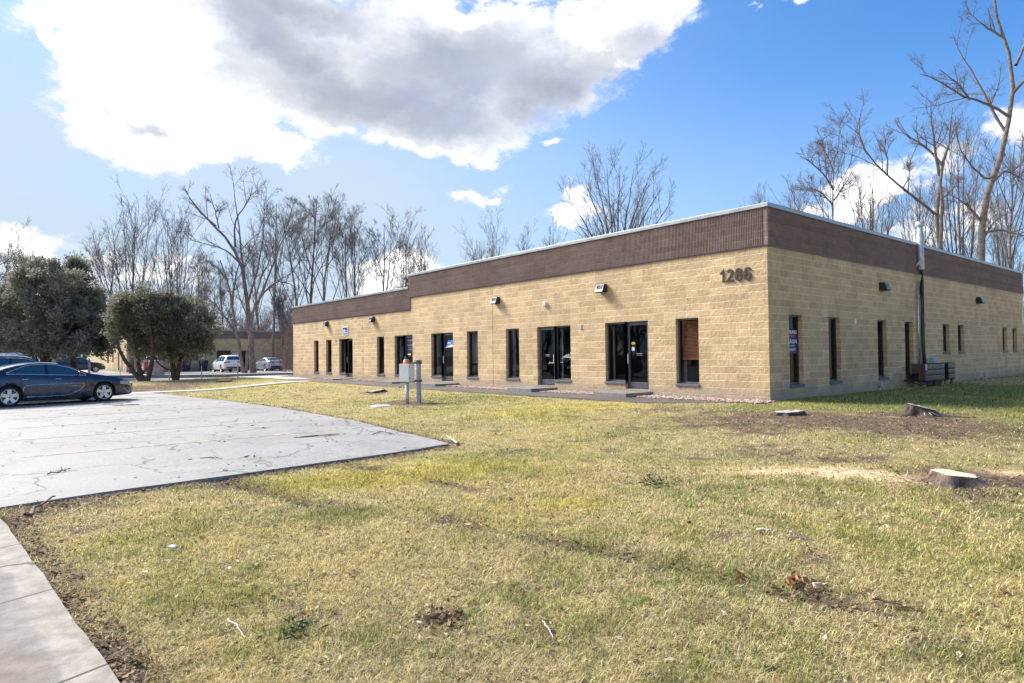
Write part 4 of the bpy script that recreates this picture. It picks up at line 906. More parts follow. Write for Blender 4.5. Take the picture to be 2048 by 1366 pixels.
def auto_tree(label, px, top, dep, wid, seed, kind='tall', group='bare trees behind the buildings', dark=False):
    """a whole tree grown from its base on the ground; top = picture height of its tip, wid = crown half width in px"""
    rg = np.random.default_rng(seed); g = D(px, 700, dep); g[2] = float(Tz(g[0], g[1]))-.2
    tip = D(px, top, dep); Hh = tip[2]-g[2]; w = wid*dep/F_PX
    trunks, limbs = [], []
    if kind == 'tall':
        lean = rg.normal(0, .04, 2); top_p = g+np.array([lean[0]*Hh, lean[1]*Hh, Hh*.93])
        mid = g+(top_p-g)*.5+np.array([*rg.normal(0, .03*Hh, 2), 0]); r0 = .007*Hh+.045
        trunks.append(([g, mid*.5+g*.5, mid, top_p], r0, .03, False))
        nl = int(9+rg.integers(0, 5))
        for i in range(nl):
            t = .28+.62*(i+rg.random()*.6)/nl; x = t*2
            p = g*(1-t)+top_p*t if False else (g+(mid-g)*min(1, x) if x < 1 else mid+(top_p-mid)*(x-1))
            a = rg.random()*6.28; Lh = w*(1.15-.55*t)*(.7+.6*rg.random()); rise = Hh*(1-t)*(.6+.35*rg.random())
            e = p+np.array([math.cos(a)*Lh, math.sin(a)*Lh, max(rise, Lh*.8)]); m1 = p*.5+e*.5+np.array([math.cos(a)*Lh*.15, math.sin(a)*Lh*.15, -rise*.06])
            limbs.append(([p, m1, e], r0*(.42-.24*t), .016, 1))
    else:                         # low-forking, fan of ascending stems
        r0 = .009*Hh+.05; fork = g+np.array([0, 0, Hh*.16]); trunks.append(([g, g*.5+fork*.5, fork], r0*1.3, r0, False)); nl = 11
        for i in range(nl):
            a = i*2.4+rg.random(); rr = (.15+.85*((i+.5)/nl))*w; hh = Hh*(1-.42*(rr/w)**2)*(.92+.1*rg.random())
            e = g+np.array([math.cos(a)*rr, math.sin(a)*rr, hh]); m1 = fork+np.array([math.cos(a)*rr*.55, math.sin(a)*rr*.55, (hh-Hh*.16)*.42])
            limbs.append(([fork, m1, e], r0*.42, .016, 1))
    c = CFG(32 if kind == 'tall' else 24, .13 if kind == 'tall' else .16, .95, .00011*dep+.0018)
    t = tree(label, trunks, limbs, seed+1, c, group, dark); return t
def tw(d): return .00013*d+.002
TR = [  # label, px, top, depth, half width, seed, kind
    ('bare tree at the far left edge of the picture behind the evergreens', 8, 462, 72, 45, 101, 'tall'),
    ('slender bare tree rising just left of the big evergreen top', 48, 468, 78, 36, 102, 'fan'),
    ('spreading bare tree above the gap between the evergreens', 262, 400, 66, 78, 103, 'fan'),
    ('bare fork-stemmed tree directly above the round right-hand evergreen', 352, 424, 64, 58, 104, 'fan'),
    ('small bare tree between the round evergreen and the street trees', 420, 560, 84, 32, 105, 'tall'),
    ('tall thin bare tree just right of the big street trees', 545, 384, 74, 50, 106, 'tall'),
    ('bare tree standing at the left edge of the tall dense crown', 588, 410, 70, 40, 107, 'tall'),
    ('tallest dense-crowned bare tree above the left end of the low roof', 618, 372, 66, 52, 108, 'tall'),
    ('dense bare tree right beside the tallest one above the low roof', 650, 392, 72, 50, 109, 'tall'),
    ('bare tree with a leaning stem above the low roof, right of the dense pair', 688, 425, 68, 42, 110, 'tall'),
    ('narrow bare tree above the middle of the low roof', 722, 424, 76, 30, 111, 'tall'),
    ('curved-top bare tree above the low roof near the roof step', 768, 422, 66, 38, 112, 'tall'),
    ('thin bare tree low above the roof step, left of the last ones', 812, 470, 70, 26, 113, 'fan'),
    ('last bare tree rising behind the roof step', 846, 482, 72, 30, 114, 'fan'),
    ('low bare tree behind the roof where the high parapet starts rising', 958, 470, 92, 22, 115, 'fan'),
    ('low round bare tree just right of the first one behind the high roof', 992, 462, 92, 24, 116, 'fan'),
    ('small bare tree above the roof halfway to the large round one', 1052, 470, 96, 22, 117, 'fan'),
    ('small bare tree at the foot of the white cloud behind the roof', 1104, 458, 94, 30, 118, 'fan'),
    ('bushy bare tree behind the roof corner to the left of the corner', 1530, 392, 80, 30, 119, 'fan'),
    ('low bare tree just right of the roof corner', 1600, 350, 62, 34, 120, 'fan'),
    ('crooked bare tree between the slender one and the forked one', 1742, 345, 48, 50, 121, 'fan'),
    ('fine bare tree behind the vent pipe', 1835, 350, 60, 60, 122, 'fan'),
    ('pale bare tree filling the gap right of the forked tree', 1925, 255, 58, 60, 123, 'fan'),
    ('bare tree at the right edge of the picture, beyond the big leaning one', 2052, 250, 50, 60, 124, 'tall'),
    ('slim bare tree low at the right edge above the roof end', 2010, 400, 60, 40, 125, 'fan'),
    ('bare tree beyond the building end seen over the far parked cars', 560, 560, 88, 30, 126, 'tall'),
    ('small bare tree in the thicket left of the building end', 575, 590, 80, 20, 127, 'tall'),
    ('young bare tree between the street trees and the dense crowns', 520, 470, 92, 40, 128, 'tall'),
    ('bare tree behind the far building, left of the street trees', 455, 520, 98, 36, 129, 'tall'),
    ('bare tree behind the far building roof vent', 390, 500, 98, 40, 130, 'tall'),
    ('far bare tree glimpsed between the two evergreen groups', 215, 480, 96, 40, 131, 'tall')]
for a in TR: auto_tree(*a[:7], dark=a[5] % 3 == 0)
_g = D(1238, 700, 62); _g[2] = 0.; _f = D(1236, 585, 62)
tree('large round fan-shaped bare tree alone above the middle of the high roof', [([_g, _g*.5+_f*.5, _f], .42, .34, False)],
     [(np.array([_f, *PL([m, e], 62, dz)]), .15, .015, 1) for m, e, dz in (((1190, 480), (1138, 398), 2), ((1195, 500), (1150, 440), -2), ((1205, 450), (1172, 366), -1), ((1212, 440), (1190, 345), 3), ((1222, 440), (1214, 338), -3), ((1236, 440), (1240, 331), 1),
       ((1250, 440), (1268, 336), -2), ((1262, 445), (1300, 348), 3), ((1272, 460), (1326, 372), -1), ((1285, 490), (1343, 402), 2), ((1280, 520), (1320, 450), -3), ((1215, 500), (1180, 420), 4), ((1255, 480), (1285, 400), 4), ((1228, 470), (1228, 380), 5))],
     140, CFG(24, .15, .95, tw(62)), 'bare trees behind the buildings')
# street trees on the planting strip
d = 53.5
tree('tall bare street tree with the thick straight trunk left of the building end',
     [(PL([(507, 749), (503, 700), (498, 647), (494, 600), (486, 540), (470, 494), (438, 457), (398, 423), (378, 395)], d), .25, .04, False)],
     [(PL([(492, 590), (482, 500), (474, 432), (467, 366)], d, -2.), .11, .02, 1), (PL([(497, 640), (528, 580), (553, 512), (568, 463), (600, 440)], d, 2.5), .12, .02, 1),
      (PL([(484, 531), (455, 500), (420, 490), (380, 480)], d, 2), .09, .02, 1), (PL([(496, 610), (520, 520), (530, 450), (528, 400)], d, -1.5), .09, .02, 1), (PL([(470, 494), (468, 440), (500, 400), (505, 372)], d, 1.5), .09, .02, 1),
      (PL([(438, 457), (430, 420), (420, 388)], d, -1), .06, .015, 1), (PL([(432, 452), (398, 423), (378, 395), (368, 372)], d, 0), .075, .014, 1)],
     201, CFG(36, .09, .95, tw(d)), 'street trees on the strip')
tree('twin-stemmed bare street tree forking low into a V behind the white car',
     [(PL([(488, 749), (482, 715), (475, 672), (464, 610), (455, 560), (440, 520)], d-1.5), .15, .04, False), (PL([(490, 749), (496, 712), (502, 660), (509, 610), (520, 560), (530, 520)], d-1.5), .14, .04, False)],
     [(PL([(475, 672), (450, 632), (425, 602), (402, 588)], d-1.5, 2), .09, .02, 1), (PL([(464, 610), (470, 560), (480, 520), (488, 500)], d-1.5, -2), .1, .02, 1), (PL([(455, 560), (430, 530), (412, 520)], d-1.5, 1), .07, .02, 1),
      (PL([(503, 650), (480, 600), (470, 560)], d-1.5, 2), .07, .02, 1), (PL([(509, 610), (540, 570), (566, 560), (590, 575)], d-1.5, -2), .09, .02, 1), (PL([(520, 560), (540, 520), (548, 490)], d-1.5, 1), .07, .02, 1)],
     202, CFG(38, .07, .95, tw(d)), 'street trees on the strip')
# big trees behind the right wall
d = 44
tree('huge leaning bare tree behind the right end of the roof, trunk bending right',
     [(PL([(1964, 720), (1963, 600), (1961, 525), (1960, 470), (1959, 435), (1972, 395), (1990, 350), (2003, 300), (2014, 255), (2025, 205), (2035, 150), (2030, 110), (2008, 75), (1988, 40), (1985, -30)], d), .29, .06, False)],
     [(PL([(2016, 232), (1985, 208), (1940, 200), (1900, 178), (1860, 150), (1840, 148)], d, -2), .10, .02, 1), (PL([(2010, 262), (1985, 225), (1965, 180), (1945, 140), (1920, 108), (1905, 68)], d, 2), .11, .02, 1),
      (PL([(2032, 130), (2050, 90), (2070, 40)], d, 1), .11, .03, 1), (PL([(1990, 350), (1975, 365), (1950, 340), (1920, 305), (1912, 260)], d, -2), .09, .02, 1), (PL([(1960, 440), (1940, 415), (1915, 395), (1900, 390)], d, 1), .11, .02, 1),
      (PL([(2008, 75), (1990, 65), (1960, 48), (1950, 35), (1935, 20)], d, 1), .09, .02, 1), (PL([(2024, 190), (2060, 150), (2090, 130)], d, -2), .12, .02, 1), (PL([(1964, 468), (2000, 458), (2040, 470), (2080, 480)], d, -2), .11, .02, 1), (PL([(1940, 200), (1915, 165), (1895, 150), (1880, 140)], d-1, -1), .07, .02, 1),
      (PL([(1990, 360), (2010, 340), (2050, 360)], d, 1), .08, .02, 1), (PL([(1965, 480), (1990, 440), (2030, 420)], d, 2), .08, .02, 1)],
     203, CFG(36, .08, .95, tw(d)), 'large bare trees behind the right wall')
d = 46
tree('forked bare tree with a long limb stretching left, behind the vent pipe',
     [(PL([(1882, 700), (1881, 560), (1880, 500), (1876, 460), (1872, 428), (1876, 390), (1879, 352), (1886, 325)], d), .18, .10, False), (PL([(1881, 500), (1884, 450), (1883, 400), (1880, 360), (1884, 340)], d-.6), .13, .08, False)],
     [(PL([(1870, 428), (1840, 402), (1805, 378), (1775, 350), (1750, 330), (1730, 300), (1715, 270), (1718, 235)], d, -2), .10, .02, 1), (PL([(1886, 325), (1896, 300), (1900, 265), (1905, 215)], d, 1), .11, .02, 1),
      (PL([(1884, 330), (1860, 300), (1830, 280), (1800, 260), (1790, 240)], d, 2), .11, .02, 1), (PL([(1878, 352), (1870, 300), (1866, 262), (1860, 220), (1862, 205)], d, -1), .12, .02, 1), (PL([(1880, 400), (1900, 385), (1915, 360)], d, 1), .06, .02, 1), (PL([(1775, 350), (1775, 320), (1768, 290), (1775, 265)], d, 0), .06, .02, 1), (PL([(1805, 378), (1820, 350), (1815, 330)], d, 0), .05, .02, 1)],
     204, CFG(34, .1, 1., tw(d)), 'large bare trees behind the right wall')
d = 47
tree('slender bare tree alone behind the side parapet, left of the forked tree',
     [(PL([(1668, 700), (1667, 500), (1666, 444), (1665, 400), (1667, 350), (1670, 300)], d), .10, .03, True)],
     [(PL([(1665, 410), (1645, 385), (1620, 375), (1600, 380)], d, 1), .07, .02, 1), (PL([(1667, 380), (1650, 350), (1625, 325), (1600, 312)], d, -2), .08, .02, 1), (PL([(1668, 400), (1682, 380), (1695, 360), (1705, 340)], d, 2), .06, .02, 1), (PL([(1668, 345), (1655, 310), (1640, 290)], d, 1), .05, .02, 1)],
     205, CFG(34, .1, 1., tw(d)), 'large bare trees behind the right wall')
# distant wood and brush
rg = np.random.default_rng(5); L = []
for i in range(420):
    px = rg.uniform(-60, 900); dep = rg.uniform(100, 135); g = D(px, 700, dep); g[2] = -.2; hh = rg.uniform(5.5, 10.5) if px < 600 else rg.uniform(4, 7)
    P, _ = wander(rg, g, np.array([0, 0, 1.]), hh, 6, .06, .05); R = np.linspace(.09, .02, 6); L.append((P, R, 4))
    sprout(rg, P, R, 2, CFG(32, .1, 1.6, .022), L)
for i in range(110):
    px = rg.uniform(1500, 2200); dep = rg.uniform(60, 90); g = D(px, 700, dep); g[2] = -.2; hh = rg.uniform(5, 9.5)
    P, _ = wander(rg, g, np.array([0, 0, 1.]), hh, 6, .07, .05); R = np.linspace(.045, .012, 6); L.append((P, R, 4)); sprout(rg, P, R, 2, CFG(34, .1, 1.2, .011), L)
for i in range(420):
    a_ = math.radians(rg.uniform(-20, 250)); r_ = rg.uniform(55, 95); g = np.array([CAM[0]+r_*math.cos(a_+math.pi*.86), CAM[1]+r_*math.sin(a_+math.pi*.86), -.2])
    if (g[1] > -40 and g[0] < 20) : continue
    P, _ = wander(rg, g, np.array([0, 0, 1.]), rg.uniform(9, 16), 5, .06, .05); R = np.linspace(.32, .05, 5); L.append((P, R, 4)); sprout(rg, P, R, 0, [dict(n=16, ang=40, len=.5, rmin=.09, k=3, pts=3, curv=.1, up=.1, t0=.05)], L)
link('distant_wood', tube_mesh('distant_wood', L), mat('wood_haze', (.17, .135, .14), .95, spec=.05), kind='stuff', label='hazy band of thin bare woodland behind the buildings', category='woodland')
L = []
for i in range(170):
    px = rg.uniform(560, 612); dep = rg.uniform(66, 86) if px > 590 or rg.random() < .6 else rg.uniform(60, 80); g = D(px, 738, dep)
    if g[0] > -38 and g[1] > 0: continue
    g[2] = -.15; hh = rg.uniform(1.2, 5.5)*(1 if px > 560 else .55)
    P, _ = wander(rg, g, np.array([rg.normal(0, .3), rg.normal(0, .3), 1.]), hh, 5, .14, .02); R = np.linspace(.022, .009, 5); L.append((P, R, 3)); sprout(rg, P, R, 3, [None]*3+[dict(n=7, ang=45, len=.5, rmin=.011, k=3, pts=3, curv=.2, up=.03, t0=.1)], L)
link('brush', tube_mesh('brush', L), mat('brush_twigs', (.22, .15, .12), .95, spec=.05), kind='stuff', label='reddish brown tangle of brush between the silver car and the building end', category='brush')

# ---------------------------------------------------------------- evergreens
def evergreen(label, base, stems, lobes, dep, seed, n, name='evergreen_shrub', cols=((.19, .205, .155), (.31, .29, .235))):
    rg = np.random.default_rng(seed); b = D(*base, dep); b[2] = float(Tz(b[0], b[1]))-.05
    t = thing(name, label, 'evergreen', tuple(b), 0, 'evergreens on the left'); s = dep/F_PX; L = []
    for pts, r in stems:
        P = np.array([D(x, y, dep+dd) for x, y, dd in pts]); P[0, 2] = b[2] if abs(pts[0][1]-base[1]) < 4 else P[0, 2]
        P = resample(P, 9, rg, r*.3); L.append((P-b, np.linspace(r*1.2, r*.5, 9), 8))
    link('trunk', tube_mesh('trunk', L), M['bark_dark'], t)
    # foliage: clumps on the lobes, sprays on the clumps
    A = np.array([(s*rx)*(s*ry)*1. for _, _, rx, ry, *_ in lobes]); A /= A.sum(); Pc, Nc, Cc = [], [], []
    right = R0; fwd = np.array([math.sin(YAW), math.cos(YAW), 0])
    for (cx, cy, rx, ry, *zz), a in zip(lobes, A):
        c = D(cx, cy, dep+(zz[0] if zz else 0)); m = int(n*a); k = max(30, m//130)
        u = rg.normal(0, 1, (k, 3)); u /= np.linalg.norm(u, axis=1, keepdims=True)
        rad = .5+.5*rg.random(k)**.45; rad *= 1+.2*np.sin(u[:, 0]*5+seed)+.10*rg.normal(0, 1, k)
        cc = c+(u[:, :1]*right*s*rx+u[:, 1:2]*fwd*s*min(rx, 75)*.9+u[:, 2:]*np.array([0, 0, 1])*s*ry)*rad[:, None]
        cr = s*(9+13*rg.random(k)**1.5); tone = rg.random(k)
        ci = rg.integers(0, k, m); v = rg.normal(0, 1, (m, 3)); v /= np.linalg.norm(v, axis=1, keepdims=True); q = rg.random(m)**.5
        p = cc[ci]+v*(cr[ci]*q)[:, None]*np.array([1, 1, .85]); Pc.append(p); out = (p-c); out /= np.linalg.norm(out, axis=1, keepdims=True)+1e-6
        Nc.append(out*.6+v*.7+rg.normal(0, .35, (m, 3))+np.array([0, 0, .35])); Cc.append(np.clip(tone[ci]*.75+.25*rg.random(m), 0, 1))
    P = np.concatenate(Pc); Dr = np.concatenate(Nc); Dr /= np.linalg.norm(Dr, axis=1, keepdims=True); Tn = np.concatenate(Cc); m = len(P)
    ln = s*(3.2+3.8*rg.random(m)); wd = ln*(.22+.15*rg.random(m)); sd = np.cross(Dr, rg.normal(0, 1, (m, 3))); sd /= np.linalg.norm(sd, axis=1, keepdims=True)
    V = np.stack([P-sd*wd[:, None]*.5, P+Dr*ln[:, None]*.55-sd*wd[:, None]*.9, P+Dr*ln[:, None], P+Dr*ln[:, None]*.55+sd*wd[:, None]*.9], 1).reshape(-1, 3)-b
    c = np.array(cols[0])[None]*(1-Tn[:, None])+np.array(cols[1])[None]*Tn[:, None]; c = c*(.75+.5*rg.random((m, 1))); br = rg.random(m) < .06; c[br] = (.17, .12, .07)
    link('foliage', np_mesh('foliage', V, np.arange(m*4).reshape(-1, 4), None, False, np.repeat(c, 4, 0)), M['needles'], t); return t
M['needles'] = attr_mat('needles', .75, .18, 3., .42, .25)
evergreen('broad dome-shaped evergreen at the left edge, the largest of the group', (88, 762), [([(88, 762, 0), (90, 725, 0), (88, 640, 0), (86, 560, 0)], .30), ([(88, 745, 0), (60, 700, 1), (30, 640, 1)], .14), ([(90, 735, 0), (120, 690, -1), (150, 640, -1)], .14)],
          [(60, 648, 104, 62), (95, 588, 70, 60), (86, 546, 36, 30), (-10, 672, 76, 42, 1), (135, 662, 46, 46, -.6), (40, 610, 76, 56, 1)], 46, 31, 62000)
evergreen('dark pointed evergreen behind the broad dome, its top left of the bare trees', (146, 762), [([(146, 762, 0), (146, 720, 0), (148, 640, 0), (148, 560, 0)], .22), ([(146, 720, 0), (185, 660, 1)], .1)],
          [(148, 560, 24, 40), (162, 612, 42, 46), (182, 655, 46, 46, -1), (204, 680, 28, 28, -1), (150, 672, 46, 34, 1)], 49, 32, 34000, cols=((.14, .16, .11), (.22, .21, .155)))
evergreen('multi-stemmed evergreen with a long trunk leaning left, middle of the group', (287, 770), [([(285, 770, 0), (262, 738, 0), (243, 708, -.5), (232, 680, -1)], .13), ([(288, 770, 0), (276, 730, .3), (270, 690, .3), (266, 620, .3)], .12), ([(294, 770, 0), (302, 735, -.3), (306, 705, -.3), (300, 640, -.3)], .13), ([(268, 700, .3), (258, 660, 0), (252, 620, 0)], .06)],
          [(272, 606, 38, 28), (250, 640, 30, 34), (285, 650, 34, 44, 1), (300, 628, 30, 34), (282, 695, 18, 22, .3), (238, 668, 18, 20)], 40, 33, 20000, cols=((.15, .17, .12), (.25, .235, .175)))
evergreen('rounded evergreen with forked stems nearest the far building', (352, 763), [([(350, 763, 0), (346, 735, 0), (341, 705, 0), (345, 660, 0)], .15), ([(354, 763, 0), (358, 730, 0), (362, 705, .2), (385, 660, 0)], .13), ([(352, 745, 0), (330, 738, -.4), (312, 722, -.4), (304, 700, -.5)], .055), ([(360, 720, 0), (378, 700, -.5), (392, 680, -.5)], .06)],
          [(362, 655, 56, 50), (350, 620, 42, 34), (330, 665, 32, 44, .6), (392, 680, 27, 34, -.3), (360, 695, 44, 22)], 41.5, 34, 30000, cols=((.16, .18, .125), (.265, .25, .185)))

# ---------------------------------------------------------------- grass
def lawn_ok(x, y):
    return ~(in_lot(x, y) | in_pave(x, y) | in_walk(x, y, .03) | in_path(x, y, .02) | in_road(x, y) | (x < kbx(y)) | in_bed(x, y) | in_bld(x, y))
def grass(name, n, r0, r1, seg, seed, label, az0=-98, az1=-2, pw=1.):
    rg = np.random.default_rng(seed); u = rg.random(n); r = r0*(r1/r0)**(u**pw); a = np.radians(rg.uniform(az0, az1, n))
    # tufts: blades gather round shared roots
    nt_ = n//7; tid = rg.integers(0, nt_, n); rt = r[tid]; at = a[tid]; x = CAM[0]+rt*np.sin(at); y = CAM[1]+rt*np.cos(at)
    sp_ = .012+.0045*rt; x = x+rg.normal(0, 1, n)*sp_; y = y+rg.normal(0, 1, n)*sp_; r = rt
    ok = lawn_ok(x, y); f = fields(x, y); ok &= rg.random(n) > np.clip(f['d']*.85+f['s']*.9, 0, .97)
    x, y, r = x[ok], y[ok], r[ok]; tid = tid[ok]; f = {k: v[ok] for k, v in f.items()}; n = len(x); z = Tg(x, y)-.004
    tr = rg.random(nt_+1)[tid]; q = rg.random(n)*.35+tr*.65
    g = np.clip(f['g']*1.25, 0, 1); isg = q < g*.9+.05
    L = (.020+.034*rg.random(n))*(1+.9*rg.random(nt_+1)[tid]**4)*np.where(isg, 1.05, .95)*(1+.006*r)*(1-.35*f['d']); w = np.maximum(.0022, .00085*r)*(.7+.6*rg.random(n))
    lay = np.where(isg, rg.uniform(.35, 1.15, n), rg.uniform(.7, 1.5, n)); az = rg.uniform(0, 6.283, n)
    dx, dy = np.cos(az), np.sin(az); b = np.stack([x, y, z], 1); hd = np.stack([dx, dy, 0*dx], 1); sd = np.stack([-dy, dx, 0*dx], 1)
    up = np.array([0, 0, 1.])[None]
    tip = b+hd*(L*np.sin(lay))[:, None]+up*(L*np.cos(lay)+.004)[:, None]
    mid = b+hd*(L*.45*np.sin(lay*.6))[:, None]+up*(L*.5*np.cos(lay*.6))[:, None]
    c = np.where(isg[:, None], GREEN[None]*np.where(rg.random((n, 1)) < .3, 1.5, 1.), np.where(rg.random((n, 1)) < .35, DEAD[None], STRAW[None]))
    c = c+(YEL-c)*(np.clip(f['y']*.75, 0, .8)*(rg.random(n) < .8))[:, None]; c = c*(.36+1.0*rg.random((n, 1)))*(.8+.4*rg.random((nt_+1, 1))[tid]); c[rg.random(n) < .04] = DIRT
    if seg == 2:
        V = np.stack([b-sd*w[:, None]/2, b+sd*w[:, None]/2, mid+sd*w[:, None]*.42, mid-sd*w[:, None]*.42, tip], 1).reshape(-1, 3); i = np.arange(n)*5
        me = np_mesh(name, V, np.stack([i, i+1, i+2, i+3], 1), np.stack([i+3, i+2, i+4], 1), False, np.repeat(c, 5, 0))
    else:
        V = np.stack([b-sd*w[:, None]/2, b+sd*w[:, None]/2, tip], 1).reshape(-1, 3); me = np_mesh(name, V, None, np.arange(n*3).reshape(-1, 3), False, np.repeat(c, 3, 0))
    link(name, me, M['grass'], kind='stuff', label=label, category='grass')
M['grass'] = attr_mat('grass_blade', .7, .1, 2., .35, .3)
grass('lawn_grass', 420000, 2.1, 9., 2, 51, 'patchy winter grass of the near lawn, straw and green mixed')
grass('lawn_grass', 520000, 8., 60., 1, 52, 'short winter grass of the lawn in front of the building', pw=1.15)

# ---------------------------------------------------------------- litter, stones
def flakes(name, n, r0, r1, seed, label, sizes, cols, fn=None, cat='litter', lift=.012, pw=1.):
    rg = np.random.default_rng(seed); r = r0*(r1/r0)**(rg.random(n)**pw); a = np.radians(rg.uniform(-98, -4, n)); x = CAM[0]+r*np.sin(a); y = CAM[1]+r*np.cos(a)
    ok = (lawn_ok(x, y) if fn is None else fn(x, y, rg)); x, y, r = x[ok], y[ok], r[ok]; n = len(x)
    z = np.where(in_lot(x, y), LOTZ+.004, Tg(x, y)+lift); L = rg.uniform(*sizes[0], n)*(1+.03*r); w = L*rg.uniform(*sizes[1], n); az = rg.uniform(0, 6.283, n)
    d = np.stack([np.cos(az), np.sin(az), rg.normal(0, .25, n)], 1); s_ = np.stack([-np.sin(az), np.cos(az), rg.normal(0, .3, n)], 1); p = np.stack([x, y, z], 1)
    V = np.stack([p-d*L[:, None]/2, p+s_*w[:, None]/2+[0, 0, .004], p+d*L[:, None]/2, p-s_*w[:, None]/2], 1).reshape(-1, 3)
    c = np.array(cols)[rg.integers(0, len(cols), n)]*(.7+.6*rg.random((n, 1))); link(name, np_mesh(name, V, np.arange(n*4).reshape(-1, 4), None, False, np.repeat(c, 4, 0)), M['litter'], kind='stuff', label=label, category=cat)
M['litter'] = attr_mat('litter', .85, .15, 20., .1)
flakes('leaf_litter', 9000, 2.3, 30., 61, 'dead leaves and bark crumbs scattered through the lawn', ((.015, .045), (.35, .9)), [(.22, .12, .06), (.3, .19, .11), (.12, .08, .055), (.09, .065, .05)])
flakes('wood_chips', 1700, 2.4, 26., 62, 'pale wood chips scattered over the lawn', ((.02, .06), (.2, .5)), [(.52, .42, .31), (.42, .34, .26), (.58, .50, .42)])
def edge_fn(x, y, rg): return lawn_ok(x, y) & (in_lot(x, y, .3) | in_pave(x, y, .2)) 
flakes('edge_litter', 90000, 2.5, 26., 63, 'brown leaf crumbs along the edges of the paving', ((.015, .04), (.4, .9)), [(.16, .10, .065), (.24, .15, .09), (.09, .065, .05), (.3, .22, .15)], edge_fn)
def bare_fn(x, y, rg): f = fields(x, y); return lawn_ok(x, y) & (rg.random(len(x)) < f['dirt']*.9)
flakes('mulch', 70000, 3., 24., 64, 'dark mulch and bark crumbs on the bare patches by the stumps', ((.015, .045), (.3, .8)), [(.11, .07, .05), (.16, .10, .07), (.07, .05, .04), (.26, .17, .11)], bare_fn)
def saw_fn(x, y, rg): f = fields(x, y); return lawn_ok(x, y) & (rg.random(len(x)) < f['saw']*.7)
flakes('sawdust', 60000, 4., 14., 65, 'pale sawdust trail leading to the freshly cut stump', ((.01, .03), (.3, .8)), [(.68, .48, .27), (.74, .56, .35), (.55, .37, .2), (.3, .18, .1)], saw_fn)
def lot_fn(x, y, rg): return in_lot(x, y, -.1) & (x > -24) & (rg.random(len(x)) < .15+sst(.5, .75, fbm(x, y, .8, 4, 77))*.9)
flakes('lot_debris', 2600, 7., 32., 66, 'dark twigs and crumbs strewn over the parking lot', ((.02, .09), (.1, .5)), [(.05, .04, .035), (.12, .08, .06), (.2, .13, .09)], lot_fn)
# pinkish river stones against the front wall
rg = np.random.default_rng(71); n = 9000; x = rg.uniform(-34, .25, n); x = np.where(rg.random(n) < .5, rg.uniform(-14, .2, n), x); y = rg.uniform(-.95, -.02, n)
ok = ~np.any([(x > a-.15) & (x < b_+.08) for a, b_, _ in SLB], axis=0); x, y = x[ok], y[ok]; n = len(x)
ico = bmesh.new(); bmesh.ops.create_icosphere(ico, subdivisions=1, radius=1); IV = np.array([v.co[:] for v in ico.verts]); IF = np.array([[v.index for v in f.verts] for f in ico.faces]); ico.free()
sz = rg.uniform(.018, .045, n); sc = np.stack([sz*rg.uniform(.8, 1.4, n), sz*rg.uniform(.8, 1.3, n), sz*rg.uniform(.5, .8, n)], 1); rot = rg.uniform(0, 6.28, n)
P = IV[None]*sc[:, None, :]; ca, sa = np.cos(rot)[:, None], np.sin(rot)[:, None]; P = np.stack([P[..., 0]*ca-P[..., 1]*sa, P[..., 0]*sa+P[..., 1]*ca, P[..., 2]], -1)
P += np.stack([x, y, Tz(x, y)+.02+.015*rg.random(n)], 1)[:, None, :]
c = np.array([(.42, .28, .24), (.5, .38, .32), (.3, .19, .17), (.6, .52, .46), (.24, .2, .2)])[rg.integers(0, 5, n)]
link('river_stones', np_mesh('river_stones', P.reshape(-1, 3), None, (IF[None]+(np.arange(n)*len(IV))[:, None, None]).reshape(-1, 3), True, np.repeat(c, len(IV), 0)), M['litter'], kind='stuff', label='bed of pinkish river stones between the front wall and the dark walkway', category='gravel')
bed = MB(); xs = np.arange(-34, .3, .5); bed.grid([[(x, -.97, float(Tz(x, -.5))+.016), (x, .0, float(Tz(x, -.5))+.016)] for x in xs], False); bed.build('stone_bed', mat('bed_soil', (.2, .13, .11), .95, bmp=.4), None, kind='structure')

